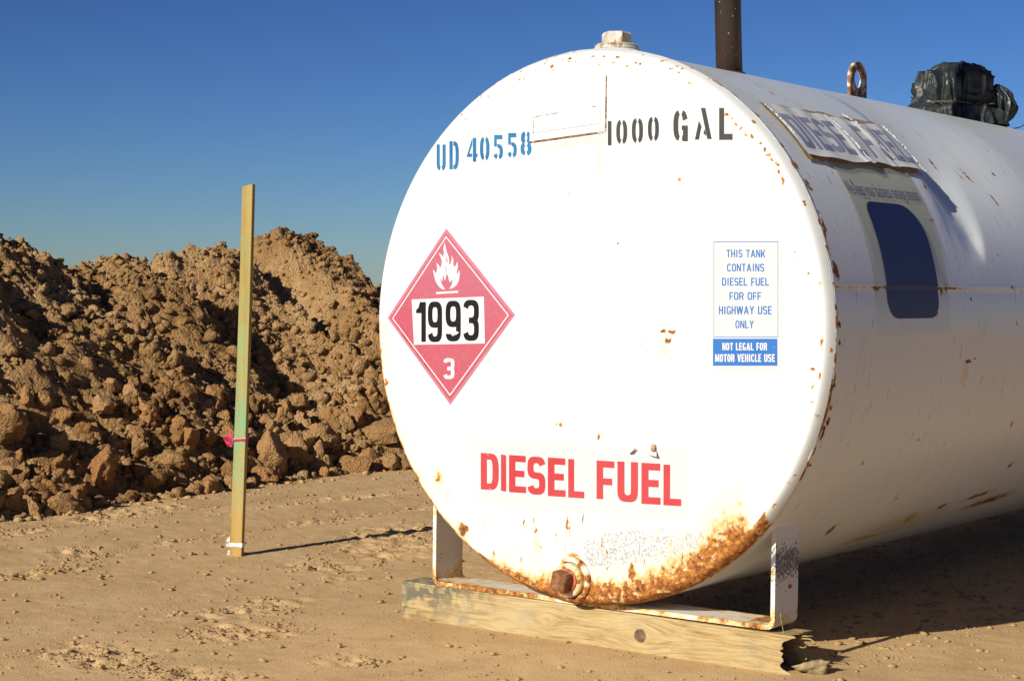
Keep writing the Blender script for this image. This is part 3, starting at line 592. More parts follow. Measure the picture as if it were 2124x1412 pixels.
# lifting eye: an upright plate along the axis with a round hole
bm = bmesh.new(); n = 40; zc = .673; cy = 1.28; ro, ri, th_ = .047, .027, .006
rings = []
for sx in (-th_, th_):
    o_, i_ = [], []
    for k in range(n + 1):
        a = -.35 * PI + 1.7 * PI * k / n
        yy = ro * math.cos(a); zz = ro * math.sin(a)
        if math.sin(a) < 0: yy = math.copysign(ro, math.cos(a)) * (1 if abs(a + .35 * PI) < .01 or abs(a - 1.35 * PI) < .01 else 1); zz = -(.07) * min(1, abs(math.sin(a)) / .89)
        o_.append(bm.verts.new((sx, cy + yy, TZ + zc + zz))); b = -PI / 2 + 2 * PI * k / n; i_.append(bm.verts.new((sx, cy + ri * math.cos(b), TZ + zc + ri * math.sin(b))))
    rings.append((o_, i_))
for s in (0, 1):
    o_, i_ = rings[s]
    for k in range(n):
        f = [o_[k], o_[k + 1], i_[k + 1], i_[k]]; bm.faces.new(f if s else f[::-1])
    f = [o_[n], o_[0], i_[0], i_[n]]; bm.faces.new(f if s else f[::-1])
for k in range(n):
    bm.faces.new([rings[0][0][k], rings[0][0][k + 1], rings[1][0][k + 1], rings[1][0][k]]); bm.faces.new([rings[1][1][k], rings[1][1][k + 1], rings[0][1][k + 1], rings[0][1][k]])
bmesh.ops.remove_doubles(bm, verts=bm.verts, dist=1e-5); bmesh.ops.recalc_face_normals(bm, faces=bm.faces); bm_obj('lifting_eye', bm, M_LUG, tank)

# --- drain bung low on the head
bx, bz = -.012, TZ - .556
def yl(prof, n=44): return lathe([(r, -h) for r, h in prof], n, (bx, 0, bz), 'Y')
V, F = yl([(.052, .011), (.0505, .018), (.046, .024), (.041, .025), (.040, .020)]); A = np.zeros((len(V), 3)); VV = np.array(V)
A[:, 0] = .38 + .45 * ss(.01, -.04, VV[:, 2] - bz) + .7 * (n2(VV[:, 0] * 70, VV[:, 2] * 70) - .5); bung = mk('drain_bung', V, F, M_STEEL, tank, attrs={'wear': A})
V, F = yl([(.038, .018), (.038, .032), (.035, .036), (.030, .037)]); A = np.full((len(V), 3), .0); A[:, 0] = .40; A[:, 2] = .6; mk('threaded_ring', V, F, M_STEEL, bung, attrs={'wear': A})
V, F = yl([(.028, .037), (.027, .041)]); mk('plug_base', V, F, plain('reddish thread paint', (.50, .12, .07), .7, .5, 60), bung)
bm = bmesh.new(); bmesh.ops.create_cube(bm, size=1); bmesh.ops.bevel(bm, geom=bm.edges[:], offset=.06, segments=2, affect='EDGES')
for v in bm.verts: v.co = Matrix.Rotation(math.radians(11), 3, 'Y') @ Vector((v.co.x * .038, v.co.y * .030, v.co.z * .040)) + Vector((bx - .001, -.053, bz + .001))
bm_obj('square_plug', bm, M_RUST, bung)

# --- welded data plate panel: two thin painted sheets, rust creeping out along the joint
def quad3(name, pts, y0, th, m, parent, wear=0.):
    V = [(x, y, z + TZ) for y in (y0, y0 - th) for x, z in pts]; n = len(pts)
    F = [list(range(n))[::-1], [n + i for i in range(n)]] + [[i, (i + 1) % n, n + (i + 1) % n, n + i] for i in range(n)]
    bm = bmesh.new(); vs = [bm.verts.new(v) for v in V]
    for f in F: bm.faces.new([vs[i] for i in f])
    bmesh.ops.recalc_face_normals(bm, faces=bm.faces); return bm_obj(name, bm, m, parent)
HY = -.014
dp = quad3('data_plate', [(-.145, .413), (.060, .427), (.061, .547), (-.143, .545)], HY + .0005, .0022, M_HEAD, tank)
quad3('name_strip', [(-.134, .431), (.048, .444), (.048, .482), (-.134, .466)], HY - .0019, .0011, M_HEAD, dp)
V = []; F = []
def rline(x0, z0, x1, z1, wd, y, seed):
    r = random.Random(seed); L_ = math.hypot(x1 - x0, z1 - z0); nx, nz = -(z1 - z0) / L_, (x1 - x0) / L_; k = int(L_ / .004); run = r.random() > .2
    for i in range(k):
        if r.random() < .08: run = not run
        if not run: continue
        t0, t1 = i / k, (i + 1) / k; a = wd * (.4 + r.random() * .9); b = len(V)
        for t, s in ((t0, -1), (t1, -1), (t1, 1), (t0, 1)): V.append((x0 + (x1 - x0) * t + nx * a * s, y, z0 + (z1 - z0) * t + nz * a * s + TZ))
        F.append([b, b + 1, b + 2, b + 3])
rline(-.146, .411, .061, .425, .0016, HY - .0008, 3); rline(.0625, .425, .0625, .50, .0012, HY - .0009, 4); rline(.0625, .50, .0628, .548, .0009, HY - .0009, 6)
rline(-.134, .430, -.134, .467, .0008, HY - .0030, 5); rline(-.134, .4665, .040, .4815, .0008, HY - .0030, 8); rline(-.146, .4095, .061, .4235, .0009, HY - .0009, 13)
mk('rust_seam', V, F, M_RUST, dp, smooth=False)['kind'] = 'stuff'

# ------------------------------------------------------------------ lettering: polygons in a unit box, mapped into measured boxes
def rrect(cx, cy, hx, hy, n_, ph):
    c, s = math.cos(ph), math.sin(ph); return (cx + hx * math.copysign(abs(c) ** (2 / n_), c), cy + hy * math.copysign(abs(s) ** (2 / n_), s))
def arc(box, a, b, p0, p1, n=3.0, seg=14):
    """ring piece between an outer and an inner rounded outline of box, from angle p0 to p1 (degrees)"""
    x0, y0, x1, y1 = box; cx, cy = (x0 + x1) / 2, (y0 + y1) / 2; hx, hy = (x1 - x0) / 2, (y1 - y0) / 2; out = []
    for i in range(seg):
        q0 = math.radians(p0 + (p1 - p0) * i / seg); q1 = math.radians(p0 + (p1 - p0) * (i + 1) / seg)
        out.append([rrect(cx, cy, hx, hy, n, q0), rrect(cx, cy, hx, hy, n, q1), rrect(cx, cy, hx - a, hy - b, n, q1), rrect(cx, cy, hx - a, hy - b, n, q0)])
    return out
def R_(x0, y0, x1, y1): return [[(x0, y0), (x1, y0), (x1, y1), (x0, y1)]]
def bar(x0, y0, x1, y1, a):       # slanted stem, horizontal width a
    return [[(x0, y0), (x0 + a, y0), (x1 + a, y1), (x1, y1)]]
def glyph(ch, a, b):
    """a: stem width, b: arm height, both as fractions of the box. Returns a list of pieces, each a list of polygons"""
    o = arc
    G = {
        'I': lambda: [R_(0, 0, 1, 1)],
        'L': lambda: [R_(0, 0, a, 1), R_(a, 0, 1, b)],
        'E': lambda: [R_(0, 0, a, 1), R_(a, 0, 1, b), R_(a, .5 - b * .45, .9, .5 + b * .55), R_(a, 1 - b, .98, 1)],
        'F': lambda: [R_(0, 0, a, 1), R_(a, .46 - b / 2, .88, .46 + b / 2), R_(a, 1 - b, 1, 1)],
        'T': lambda: [R_(0, 1 - b, 1, 1), R_(.5 - a / 2, 0, .5 + a / 2, 1 - b)],
        'H': lambda: [R_(0, 0, a, 1), R_(1 - a, 0, 1, 1), R_(a, .5 - b / 2, 1 - a, .5 + b / 2)],
        'D': lambda: [R_(0, 0, a, 1), R_(a, 0, .5, b), R_(a, 1 - b, .5, 1), o((0, 0, 1, 1), a, b, -90, 90)],
        'O': lambda: [o((0, 0, 1, 1), a, b, 0, 360, seg=28)],
        'U': lambda: [R_(0, .3, a, 1), R_(1 - a, .3, 1, 1), o((0, 0, 1, .6), a, b, 180, 360)],
        'C': lambda: [o((0, 0, 1, 1), a, b, 28, 332, seg=24)],
        'G': lambda: [o((0, 0, 1, 1), a, b, 28, 335, seg=24), R_(1 - a, .04, 1, .5 - b * .3), R_(.52, .5 - b, 1 - a, .5 - b * .3)],
        'S': lambda: [o((0, .5 - b / 2, 1, 1), a, b, 12, 270, seg=18), o((0, 0, 1, .5 + b / 2), a, b, 90, -168, seg=18)],
        '3': lambda: [o((0, .5 - b / 2, 1, 1), a, b, 165, -90, seg=18), o((0, 0, 1, .5 + b / 2), a, b, 90, -165, seg=18), R_(.36, .5 - b / 2, .5, .5 + b / 2)],
        '9': lambda: [o((0, .42 - b / 2, 1, 1), a, b, 0, 360, seg=24), o((0, 0, 1, .6), a, b, 0, -165, seg=12), R_(1 - a, .3, 1, .7)],
        '1': lambda: [R_(1 - a, 0, 1, 1), [[(0, .80), (.0, .72), (1 - a, .72), (1 - a, 1), (.62 - a / 2, 1), (.4 - a / 3, .86)]]],
        'A': lambda: [bar(0, 0, .5 - a / 2, 1, a), bar(1 - a, 0, .5 - a / 2, 1, a), R_(.25, .22, .75, .22 + b)],
        'V': lambda: [bar(.5 - a / 2, 0, 0, 1, a), bar(.5 - a / 2, 0, 1 - a, 1, a)],
        'Y': lambda: [bar(.5 - a / 2, .42, 0, 1, a), bar(.5 - a / 2, .42, 1 - a, 1, a), R_(.5 - a / 2, 0, .5 + a / 2, .42)],
        'N': lambda: [R_(0, 0, a * .9, 1), R_(1 - a * .9, 0, 1, 1), bar(1 - a * 1.05, 0, a * .05, 1, a)],
        'K': lambda: [R_(0, 0, a, 1), bar(a, .3, 1 - a, 1, a), bar(1 - a, 0, a * 1.1, .62, a)],
        'R': lambda: [R_(0, 0, a, 1), R_(a, 1 - b, .5, 1), R_(a, .46 - b / 2, .5, .46 + b / 2), o((0, .46 - b / 2, 1, 1), a, b, -90, 90), bar(1 - a, 0, .55, .48, a)],
        'M': lambda: [R_(0, 0, a, 1), R_(1 - a, 0, 1, 1), bar(.5 - a * .4, .1, a * .3, 1, a * .8), bar(.5 - a * .4, .1, 1 - a * 1.1, 1, a * .8)],
        'W': lambda: [bar(.27 - a / 2, 0, 0, 1, a), bar(.27 - a / 2, 0, .5 - a / 2, 1, a), bar(.73 - a / 2, 0, .5 - a / 2, 1, a), bar(.73 - a / 2, 0, 1 - a, 1, a)],
        # stencil forms, with their bridges
        's0': lambda: [o((0, 0, 1, 1), a, b, 102, 258, 2.6), o((0, 0, 1, 1), a, b, -78, 78, 2.6)],
        's1': lambda: [R_(0, 0, 1, 1)],
        's4': lambda: [R_(.62, 0, .95, 1), [[(0, .2), (.54, .2), (.54, .34), (.26, .34), (.56, .72), (.56, .98)]], R_(.95, .2, 1.08, .34)],
        's5': lambda: [R_(.08, .82, .95, 1), R_(.08, .52, .08 + a * .8, .82), o((0, 0, 1, .62), a, b, -80, 100, 2.6), o((0, 0, 1, .62), a, b, 200, 258, 2.6)],
        's8': lambda: [o((0.04, .46, .96, 1), a, b, 104, 250, 2.4), o((.04, .46, .96, 1), a, b, -70, 76, 2.4), o((0, 0, 1, .56), a, b, 110, 256, 2.4), o((0, 0, 1, .56), a, b, -76, 70, 2.4)],
        'sU': lambda: [R_(0, .3, a, 1), R_(1 - a, .3, 1, 1), o((0, 0, 1, .6), a, b, 180, 256, 2.6), o((0, 0, 1, .6), a, b, -76, 0, 2.6)],
        'sD': lambda: [R_(0, 0, a, 1), R_(.42, 1 - b, .52, 1), R_(.42, 0, .52, b), o((0.04, 0, 1, 1), a, b, -88, 88, 2.6)],
        'sG': lambda: [o((0, 0, 1, 1), a, b, 104, 256, 2.6), o((0, 0, 1, 1), a, b, 20, 76, 2.6), R_(1 - a, .0, 1, .5), R_(.58, .36, 1 - a, .5), R_(.6, 0.02, 1 - a, .18)],
        'sA': lambda: [[[(0, 0), (.24, 0), (.40, .42), (.24, .6)]], bar(.74, .02, .36, 1, .26), [[(.5, .2), (.68, .12), (.6, .34)]]],
        'sL': lambda: [R_(0, 0, .37, 1), R_(.37, 0, 1, .19)],
    }
    return G[ch]()
class Print:
    """collects print pieces as polygons in a flat (u, v) space; every piece is a hair above the last"""
    def __init__(s): s.V = []; s.F = []; s.k = 0
    def poly(s, P, h=None):
        if h is None: s.k = (s.k + 1) % 5; h = s.k * 4e-5
        b = len(s.V); s.V += [(p[0], p[1], h) for p in P]
        ar = sum(P[i][0] * P[(i + 1) % len(P)][1] - P[(i + 1) % len(P)][0] * P[i][1] for i in range(len(P)))
        f = list(range(b, b + len(P))); f = f if ar > 0 else f[::-1]
        if len(P) > 4:
            for t in tessellate_polygon([[Vector((p[0], p[1], 0)) for p in P]]):
                a_, b_, c_ = [P[i] for i in t]; cr = (b_[0] - a_[0]) * (c_[1] - a_[1]) - (b_[1] - a_[1]) * (c_[0] - a_[0])
                t = t if cr > 0 else t[::-1]; s.F.append([b + i for i in t])
        else: s.F.append(f)
    def glyph(s, ch, Q, a, b, sub=1):
        """Q: four corners lower left, lower right, upper right, upper left"""
        def mp(p):
            u, v = p; return ((Q[0][0] * (1 - u) + Q[1][0] * u) * (1 - v) + (Q[3][0] * (1 - u) + Q[2][0] * u) * v, (Q[0][1] * (1 - u) + Q[1][1] * u) * (1 - v) + (Q[3][1] * (1 - u) + Q[2][1] * u) * v)
        for piece in glyph(ch, a, b):
            s.k = (s.k + 1) % 5; h = s.k * 4e-5
            for P in piece:
                if sub > 1 and len(P) == 4:      # cut long pieces so that they follow a curved surface
                    L1 = math.dist(P[0], P[3]) + math.dist(P[1], P[2]); L2 = math.dist(P[0], P[1]) + math.dist(P[3], P[2]); lerp = lambda p, q, t: (p[0] * (1 - t) + q[0] * t, p[1] * (1 - t) + q[1] * t)
                    if L1 < L2: P = P[1:] + P[:1]
                    for i in range(sub):
                        t0, t1 = i / sub, (i + 1) / sub; s.poly([mp(lerp(P[0], P[3], t0)), mp(lerp(P[1], P[2], t0)), mp(lerp(P[1], P[2], t1)), mp(lerp(P[0], P[3], t1))], h)
                else: s.poly([mp(p) for p in P], h)
    def line(s, text, Q, wt=.016, wide='MW', gap=.10, b=.15):
        """a line of condensed capitals justified in the box Q; wt: stem width as a fraction of the line's height"""
        W = {'I': .30, 'M': .78, 'W': .95, ' ': .33, 'L': .50, 'E': .52, 'F': .50, 'T': .58, 'A': .70, 'V': .66, 'Y': .64, 'S': .58}
        ws = [W.get(c, .60) for c in text]; tot = sum(ws) + gap * (len(text) - 1) - .0
        H = math.dist(Q[0], Q[3]); Lx = math.dist(Q[0], Q[1]); x = 0
        for c, w_ in zip(text, ws):
            if c == 'I': w0 = w_ * .62
            u0, u1 = x / tot, (x + w_) / tot
            if c == 'I': m_ = (u0 + u1) / 2; hw = wt * H / Lx / 2; u0, u1 = m_ - hw, m_ + hw
            L_ = lambda u, lo: tuple(Q[0 if lo else 3][k] * (1 - u) + Q[1 if lo else 2][k] * u for k in (0, 1))
            if c != ' ': s.glyph(c, [L_(u0, 1), L_(u1, 1), L_(u1, 0), L_(u0, 0)], min(.45, wt * H / ((u1 - u0) * Lx)), b)
            x += w_ + gap
    def build(s, name, fn, m, parent): return mk(name, [fn(*v) for v in s.V], s.F, m, parent, smooth=False)
def on_head(off): return lambda u, v, h: (u, float(head_y(u, v)) - off - h, v + TZ)

P = Print()
STN = (('sU', ((-.4190, .3568), (-.3915, .3560), (-.3924, .4165), (-.4198, .4180))), ('sD', ((-.3800, .3585), (-.3515, .3576), (-.3523, .4225), (-.3808, .4238))),
              ('s4', ((-.3285, .3745), (-.2983, .3734), (-.2991, .4278), (-.3293, .4291))), ('s0', ((-.2886, .3757), (-.2607, .3747), (-.2615, .4291), (-.2894, .4304))),
              ('s5', ((-.2492, .3773), (-.2216, .3763), (-.2224, .4311), (-.25, .4324))), ('s5', ((-.2084, .3795), (-.1817, .3785), (-.1825, .4337), (-.2092, .435))),
              ('s8', ((-.171, .3825), (-.1399, .3813), (-.1407, .4355), (-.1718, .4369))))
STC = (('s1', ((.0682, .3956), (.0777, .3952), (.0768, .4477), (.0673, .4482))), ('s0', ((.0902, .3975), (.1187, .3963), (.1178, .4485), (.0894, .4499))), ('s0', ((.1308, .3977), (.1594, .3965), (.1585, .4499), (.1299, .4514))),
              ('s0', ((.1719, .3999), (.1998, .3987), (.199, .4509), (.171, .4523))), ('sG', ((.236, .3972), (.272, .3956), (.2708, .4613), (.2349, .4632))), ('sA', ((.2891, .3983), (.3302, .3965), (.3291, .462), (.2879, .4642))),
              ('sL', ((.3481, .3953), (.3801, .3939), (.379, .4593), (.3469, .461))))
for nm_, L_, m_ in (('stencilled_letters', STN[:2], M_BLUESP), ('stencilled_number', STN[2:], M_BLUESP), ('stencilled_number', STC[:4], M_BLACKSP), ('stencilled_letters', STC[4:], M_BLACKSP)):
    P = Print()
    for ch, Q in L_: P.glyph(ch, Q, .34, .16)
    P.build(nm_, on_head(.0005), m_, tank)

# red diamond placard
def flat(name, pts, off, m, parent, th=.0004): return quad3(name, pts, HY + .0003 - off + .0004, th, m, parent)
plc = quad3('hazard_placard', [(-.3878, .2217), (-.5693, .0096), (-.3701, -.188), (-.1818, .025)], HY + .0003, .0011, M_PLACB, tank)
tag(plc, 'faded red diamond placard with flame and number')
P = Print(); P.poly([(-.3876, .2120), (-.5612, .0093), (-.3702, -.178), (-.1905, .0243)]); P.build('red_field', on_head(.0011), M_PLAC, plc)
def inset(A_, B_, t): return [(a[0] + (b[0] - a[0]) * t, a[1] + (b[1] - a[1]) * t) for a, b in zip(A_, B_)]
I1 = [(-.3875, .2040), (-.5542, .009), (-.3704, -.1678), (-.1983, .0237)]; cc = [(-.378, .018)] * 4; I2 = inset(I1, cc, .022)
P = Print()
for k in range(4): P.poly([I1[k], I1[(k + 1) % 4], I2[(k + 1) % 4], I2[k]], 0)
P.poly([(-.4919, .0552), (-.2716, .0646), (-.2673, -.0424), (-.4834, -.0519)], .0003)
FL = [[-.3879, .0793], [-.3981, .0808], [-.4084, .0869], [-.4176, .0978], [-.4219, .1087], [-.4245, .1181], [-.427, .1252], [-.4212, .1221], [-.4174, .1159], [-.4146, .1212], [-.4135, .1306], [-.4161, .1421], [-.4091, .1368], [-.4045, .1297], [-.4009, .1353], [-.399, .1446], [-.4028, .1546], [-.4095, .1649], [-.4012, .1608], [-.3958, .1546], [-.3939, .1633], [-.3949, .1758], [-.3914, .1897], [-.388, .1773], [-.3842, .1658], [-.3783, .1546], [-.3766, .1446], [-.3777, .1369], [-.3733, .14], [-.3693, .1477], [-.3699, .1601], [-.3645, .1484], [-.3643, .1369], [-.3606, .1316], [-.3554, .1384], [-.3515, .1453], [-.3505, .1323], [-.3544, .1193], [-.3511, .1162], [-.3464, .1255], [-.3446, .1137], [-.3469, .1014], [-.3548, .0895], [-.3656, .0833], [-.3765, .081], [-.3697, .0888], [-.3662, .0975], [-.3675, .1043], [-.3727, .0965], [-.3768, .1005], [-.3802, .112], [-.3835, .1167], [-.3863, .1104], [-.3882, .1036], [-.3906, .0995], [-.3923, .1057], [-.3933, .1151], [-.3957, .1104], [-.3972, .1041], [-.3983, .0979], [-.4017, .1022], [-.4054, .1057], [-.402, .0979], [-.397, .0892]]
P.poly(FL, 0); P.poly([(-.4165, .0734), (-.3494, .0772), (-.3493, .0726), (-.4164, .0687)], 0)
P.glyph('3', ((-.3913, -.1291), (-.3575, -.1277), (-.3582, -.0792), (-.3919, -.0804)), .30, .165)
P.build('white_print', on_head(.0014), M_WHITEP, plc)
P = Print()   # little red slits inside the flame
P.poly([(-.3865, .150), (-.3835, .141), (-.3815, .1465), (-.385, .155)]); P.poly([(-.3885, .131), (-.3865, .122), (-.384, .119), (-.3855, .127), (-.387, .134)])
P.build('flame_slits', on_head(.0018), M_PLAC, plc)
P = Print()
P.glyph('1', ((-.4764, -.0447), (-.4459, -.0439), (-.4472, .0498), (-.4776, .0494)), .46, .15)
P.glyph('9', ((-.4397, -.0443), (-.3957, -.043), (-.3969, .0518), (-.4409, .0512)), .32, .14); P.glyph('9', ((-.3851, -.0412), (-.3389, -.0399), (-.3402, .0544), (-.3863, .0538)), .31, .14)
P.glyph('3', ((-.3317, -.0384), (-.2848, -.0371), (-.2861, .0573), (-.333, .0567)), .31, .14)
P.build('number', on_head(.0021), M_BLACKP, plc)
P = Print()
r_ = random.Random(4)
for k in range(24): t = .04 + k * .026; x0, z0 = -.5535 + (.1831) * t * 1.0, .0045 - .1768 * t; P.poly([(x0, z0), (x0 + .0045 * .7, z0 - .0043), (x0 + .0045 * .7 + .0009, z0 - .0036), (x0 + .0009, z0 + .0007)]) if r_.random() > .25 else None
P.build('fine_print', on_head(.0016), M_BLACKP, plc)['kind'] = 'stuff'
# torn tab over the number
quad3('torn_flap', [(-.382, -.020), (-.366, -.0185), (-.349, -.0165), (-.343, -.0195), (-.352, -.025), (-.368, -.0235), (-.381, -.023)], HY - .0024, .002, M_WHITEV, plc)

# blue and white notice
nt2 = quad3('notice_sticker', [(.3342, -.0823), (.5055, -.0756), (.5006, .1913), (.3295, .1927)], HY + .0003, .0009, M_WHITEV, tank)
P = Print(); B1 = [(.3422, -.0116), (.4937, -.0075), (.4902, .1852), (.3387, .1863)]; B2 = inset(B1, [(.416, .088)] * 4, .014)
for k in range(4): P.poly([B1[k], B1[(k + 1) % 4], B2[(k + 1) % 4], B2[k]], 0)
P.poly([(.3415, -.0709), (.4931, -.0653), (.4921, -.0107), (.3405, -.0149)], 0)
for tx, Q in (("THIS TANK", ((.3701, .1533), (.4608, .1531), (.4605, .1687), (.3698, .1691))), ("CONTAINS", ((.3718, .1243), (.4594, .1246), (.4591, .1404), (.3715, .1404))), ("DIESEL FUEL", ((.3603, .095), (.4706, .0959), (.4703, .112), (.36, .1113))),
              ("FOR OFF", ((.3787, .066), (.4533, .067), (.453, .0829), (.3784, .082))), ("HIGHWAY USE", ((.354, .0359), (.478, .0382), (.4777, .0549), (.3537, .0529))), ("ONLY", ((.3937, .0081), (.4371, .0092), (.4368, .0249), (.3934, .024)))): P.line(tx, Q, .172, b=.15)
P.build('blue_print', on_head(.0009), M_BLUEV, nt2)
P = Print()
P.line("NOT LEGAL FOR", ((.3639, -.038), (.4689, -.0347), (.4686, -.0197), (.3636, -.0227)), .175, b=.16); P.line("MOTOR VEHICLE USE", ((.3468, -.0626), (.4875, -.0576), (.4872, -.042), (.3465, -.0466)), .175, b=.16)
P.build('white_lettering', on_head(.0012), M_WHITEP, nt2)
P = Print()
for k in range(30): P.poly([(.353 + k * .0042, -.0755 + k * .00015), (.356 + k * .0042, -.0754 + k * .00015), (.356 + k * .0042, -.0745 + k * .00015), (.353 + k * .0042, -.0746 + k * .00015)], 0)
P.build('fine_print', on_head(.0009), M_FINE, nt2)['kind'] = 'stuff'

# front DIESEL FUEL label
DF = [('D', -.2755, -.2224, -.3779, -.376, -.2926, -.2938), ('I', -.2163, -.201, -.3763, -.3774, -.2944, -.293), ('E', -.1929, -.1437, -.3775, -.3759, -.292, -.293), ('S', -.1402, -.0894, -.378, -.3761, -.2906, -.2917), ('E', -.0825, -.0331, -.3771, -.3753, -.2898, -.2909), ('L', -.0263, .0175, -.3755, -.3741, -.2893, -.2901),
      ('F', .0504, .0978, -.3721, -.3704, -.2871, -.2881), ('U', .1057, .1594, -.3735, -.3712, -.2846, -.2861), ('E', .168, .2171, -.3727, -.3707, -.2834, -.2847), ('L', .2242, .2689, -.3709, -.3692, -.2834, -.2844)]
lab = quad3('fuel_label', [(-.2865, -.412), (.284, -.400), (.281, -.248), (.215, -.2495), (.208, -.254), (.196, -.2505), (.15, -.2515), (.138, -.255), (.127, -.252), (.0, -.254), (-.02, -.256), (-.032, -.2545), (-.2885, -.2585)], HY + .0003, .0008, M_WHITEV, tank)
tag(lab, 'large white label with red letters on the front')
for W_ in (DF[:6], DF[6:]):
    P = Print()
    for ch, x0, x1, a_, b_, c_, d_ in W_:
        P.glyph(ch, ((x0, a_), (x1, b_), (x1 - .0013, c_), (x0 - .0012, d_)), (1.0 if ch == 'I' else .345 if ch in 'DSU' else .375), .175)
    P.build('red_lettering', on_head(.0008), M_RED, lab)
P = Print()
for k in range(30): P.poly([(-.272 + k * .0047, -.4015 + k * .0001), (-.2685 + k * .0047, -.4014 + k * .0001), (-.2685 + k * .0047, -.4006 + k * .0001), (-.272 + k * .0047, -.4007 + k * .0001)], 0)
for k in range(8): P.poly([(.235 + k * .0047, -.395), (.2385 + k * .0047, -.395), (.2385 + k * .0047, -.3942), (.235 + k * .0047, -.3942)], 0)
P.build('fine_print', on_head(.0008), M_FINE, lab)['kind'] = 'stuff'
# curled scraps left where the upper edge tore
def flap(pts, nm='torn_flap', par=lab, m=M_WHITEV):
    V = [(x, HY - y, z + TZ) for x, z, y in pts]; mk(nm, V, [list(range(len(V)))], m, par, smooth=False)
flap([(.135, -.262, .001), (.152, -.259, .001), (.158, -.252, .010), (.147, -.263, .012), (.138, -.266, .009)]); flap([(.178, -.258, .001), (.205, -.254, .001), (.213, -.268, .013), (.196, -.266, .012), (.184, -.263, .008)]); flap([(.192, -.243, .001), (.203, -.243, .001), (.206, -.256, .011), (.196, -.257, .011)], m=M_RESID)
flap([(.008, -.404, .001), (.016, -.406, .001), (.014, -.43, .007)]); flap([(.092, .187, .001), (.10, .187, .001), (.098, .183, .006)])

# barrel side: ghosted film with blue block, side label
def on_barrel(off, curl=None):
    def f(u, v, h):   # u along the tank, v angle in degrees
        r = TR - .0015 + float(dent(u, v)) + (.0022 if v > 9 else 0) + off + h + (curl(u, v) if curl else 0); a = math.radians(v); return (r * math.cos(a), u, r * math.sin(a) + TZ)
    return f
def gridsheet(name, u0, u1, v0, v1, nu, nv, fn, m, parent, shape=None):
    V = []; 
    for i in range(nu):
        for j in range(nv):
            s, t = i / (nu - 1), j / (nv - 1); u, v = (u0 + (u1 - u0) * s, v0 + (v1 - v0) * t)
            if shape: u, v = shape(s, t, u, v)
            V.append(fn(u, v, 0))
    return mk(name, V, grid_faces(nu, nv)[:, ::-1], m, parent)
film_ = gridsheet('side_film', .190, .556, -.6, 36.2, 24, 60, on_barrel(.0012), M_GHOST, tank)
def blue_shape(s, t, u, v):
    # rounded block: the width narrows at the ends, the upper right corner swept
    vv = 2.8 + 24.2 * t; arcv = .61 * PI / 180 * 24.2; x0, x1 = .246, .498
    def cor(d, r): return 0 if d > r else r - math.sqrt(max(0, r * r - (r - d) ** 2))
    lo, hi = t * arcv, (1 - t) * arcv; l = x0 + max(cor(lo, .045), cor(hi, .03)); r = x1 - max(cor(lo, .04), cor(hi, .085)); return (l + (r - l) * s, vv)
gridsheet('blue_block', 0, 1, 0, 1, 16, 70, on_barrel(.0017), M_NAVY, film_, blue_shape)
fc = bpy.data.curves.new('slogan', 'FONT'); fc.body = 'We keep your business running smooth'; fo = bpy.data.objects.new('slogan', fc); COL.objects.link(fo); bpy.context.view_layer.update()
me = bpy.data.meshes.new_from_object(fo.evaluated_get(bpy.context.evaluated_depsgraph_get())); Vt = np.array([v.co[:] for v in me.vertices]); Ft = [list(p.vertices) for p in me.polygons]
COL.objects.unlink(fo); bpy.data.objects.remove(fo); bpy.data.curves.remove(fc)
wx = Vt[:, 0].max(); f_ = on_barrel(.0015); mk('slogan', [f_(.172 + .35 * x / wx + .022, 28.3 + 3.5 * y / .75, 0) for x, y, z in Vt], Ft, plain('slogan print', (.10, .11, .20), .6), film_, smooth=False)['kind'] = 'stuff'
# side label, buckled and lifting along its lower edge
def curl(u, v):
    s = (u - .10) / .56; t = (v - 36.4) / 15.0
    return .0012 + .007 * max(0, 1 - t / .16) ** 1.5 * (0.4 + .6 * math.sin(s * 9) ** 2) + .006 * max(0, (s - .93) / .07) ** 2 + .005 * math.exp(-((s - .72 + .03 * t) / .018) ** 2) * (1 - abs(t - .6)) + .003 * math.exp(-((s - .47) / .014) ** 2) + .0012 * math.sin(s * 40) * math.sin(t * 5)
def lab_shape(s, t, u, v):
    e = .0; 
    v0 = 36.4 + .9 * (n2(np.array([s * 9.]), np.array([1.]))[0] - .5) + 1.0 * ss(.5, .55, s) * ss(.75, .6, s) ; v1 = 51.2 - .5 * ss(.25, .35, s) * ss(1.0, .85, s) - 1.0 * ss(.62, .68, s) * ss(.82, .74, s) + .7 * (n2(np.array([s * 17.]), np.array([4.]))[0] - .5)
    return (.10 + .57 * s, float(v0 + (v1 - v0) * t))
def res_shape(s, t, u, v):
    return (.093 + .585 * s, float(36.0 + .8 * (n2(np.array([s * 12.]), np.array([2.]))[0] - .5) + (16.0 + .6 * (n2(np.array([s * 22.]), np.array([6.]))[0] - .5)) * t))
res_ = gridsheet('glue_residue', 0, 1, 0, 1, 70, 20, on_barrel(.0014), M_RESID, tank, res_shape)
sl_ = gridsheet('side_label', 0, 1, 0, 1, 110, 36, on_barrel(.0024, curl), M_SIDEV, tank, lab_shape)
tag(sl_, 'torn side label with faded grey letters')
for W_ in (DF[:6], DF[6:]):
  P = Print()
  for ch, x0, x1, a_, b_, c_, d_ in W_:
    U = lambda x: .118 + (x + .2755) / .5444 * .525
    t_ = lambda z: 38.7 + (z + .376) / .084 * 9.6
    P.glyph(ch, ((U(x0), 38.7), (U(x1), 38.7), (U(x1), 48.3), (U(x0), 48.3)), .31, .16, 8)
  P.build('grey_lettering', on_barrel(.0029, curl), M_GREYL, sl_)
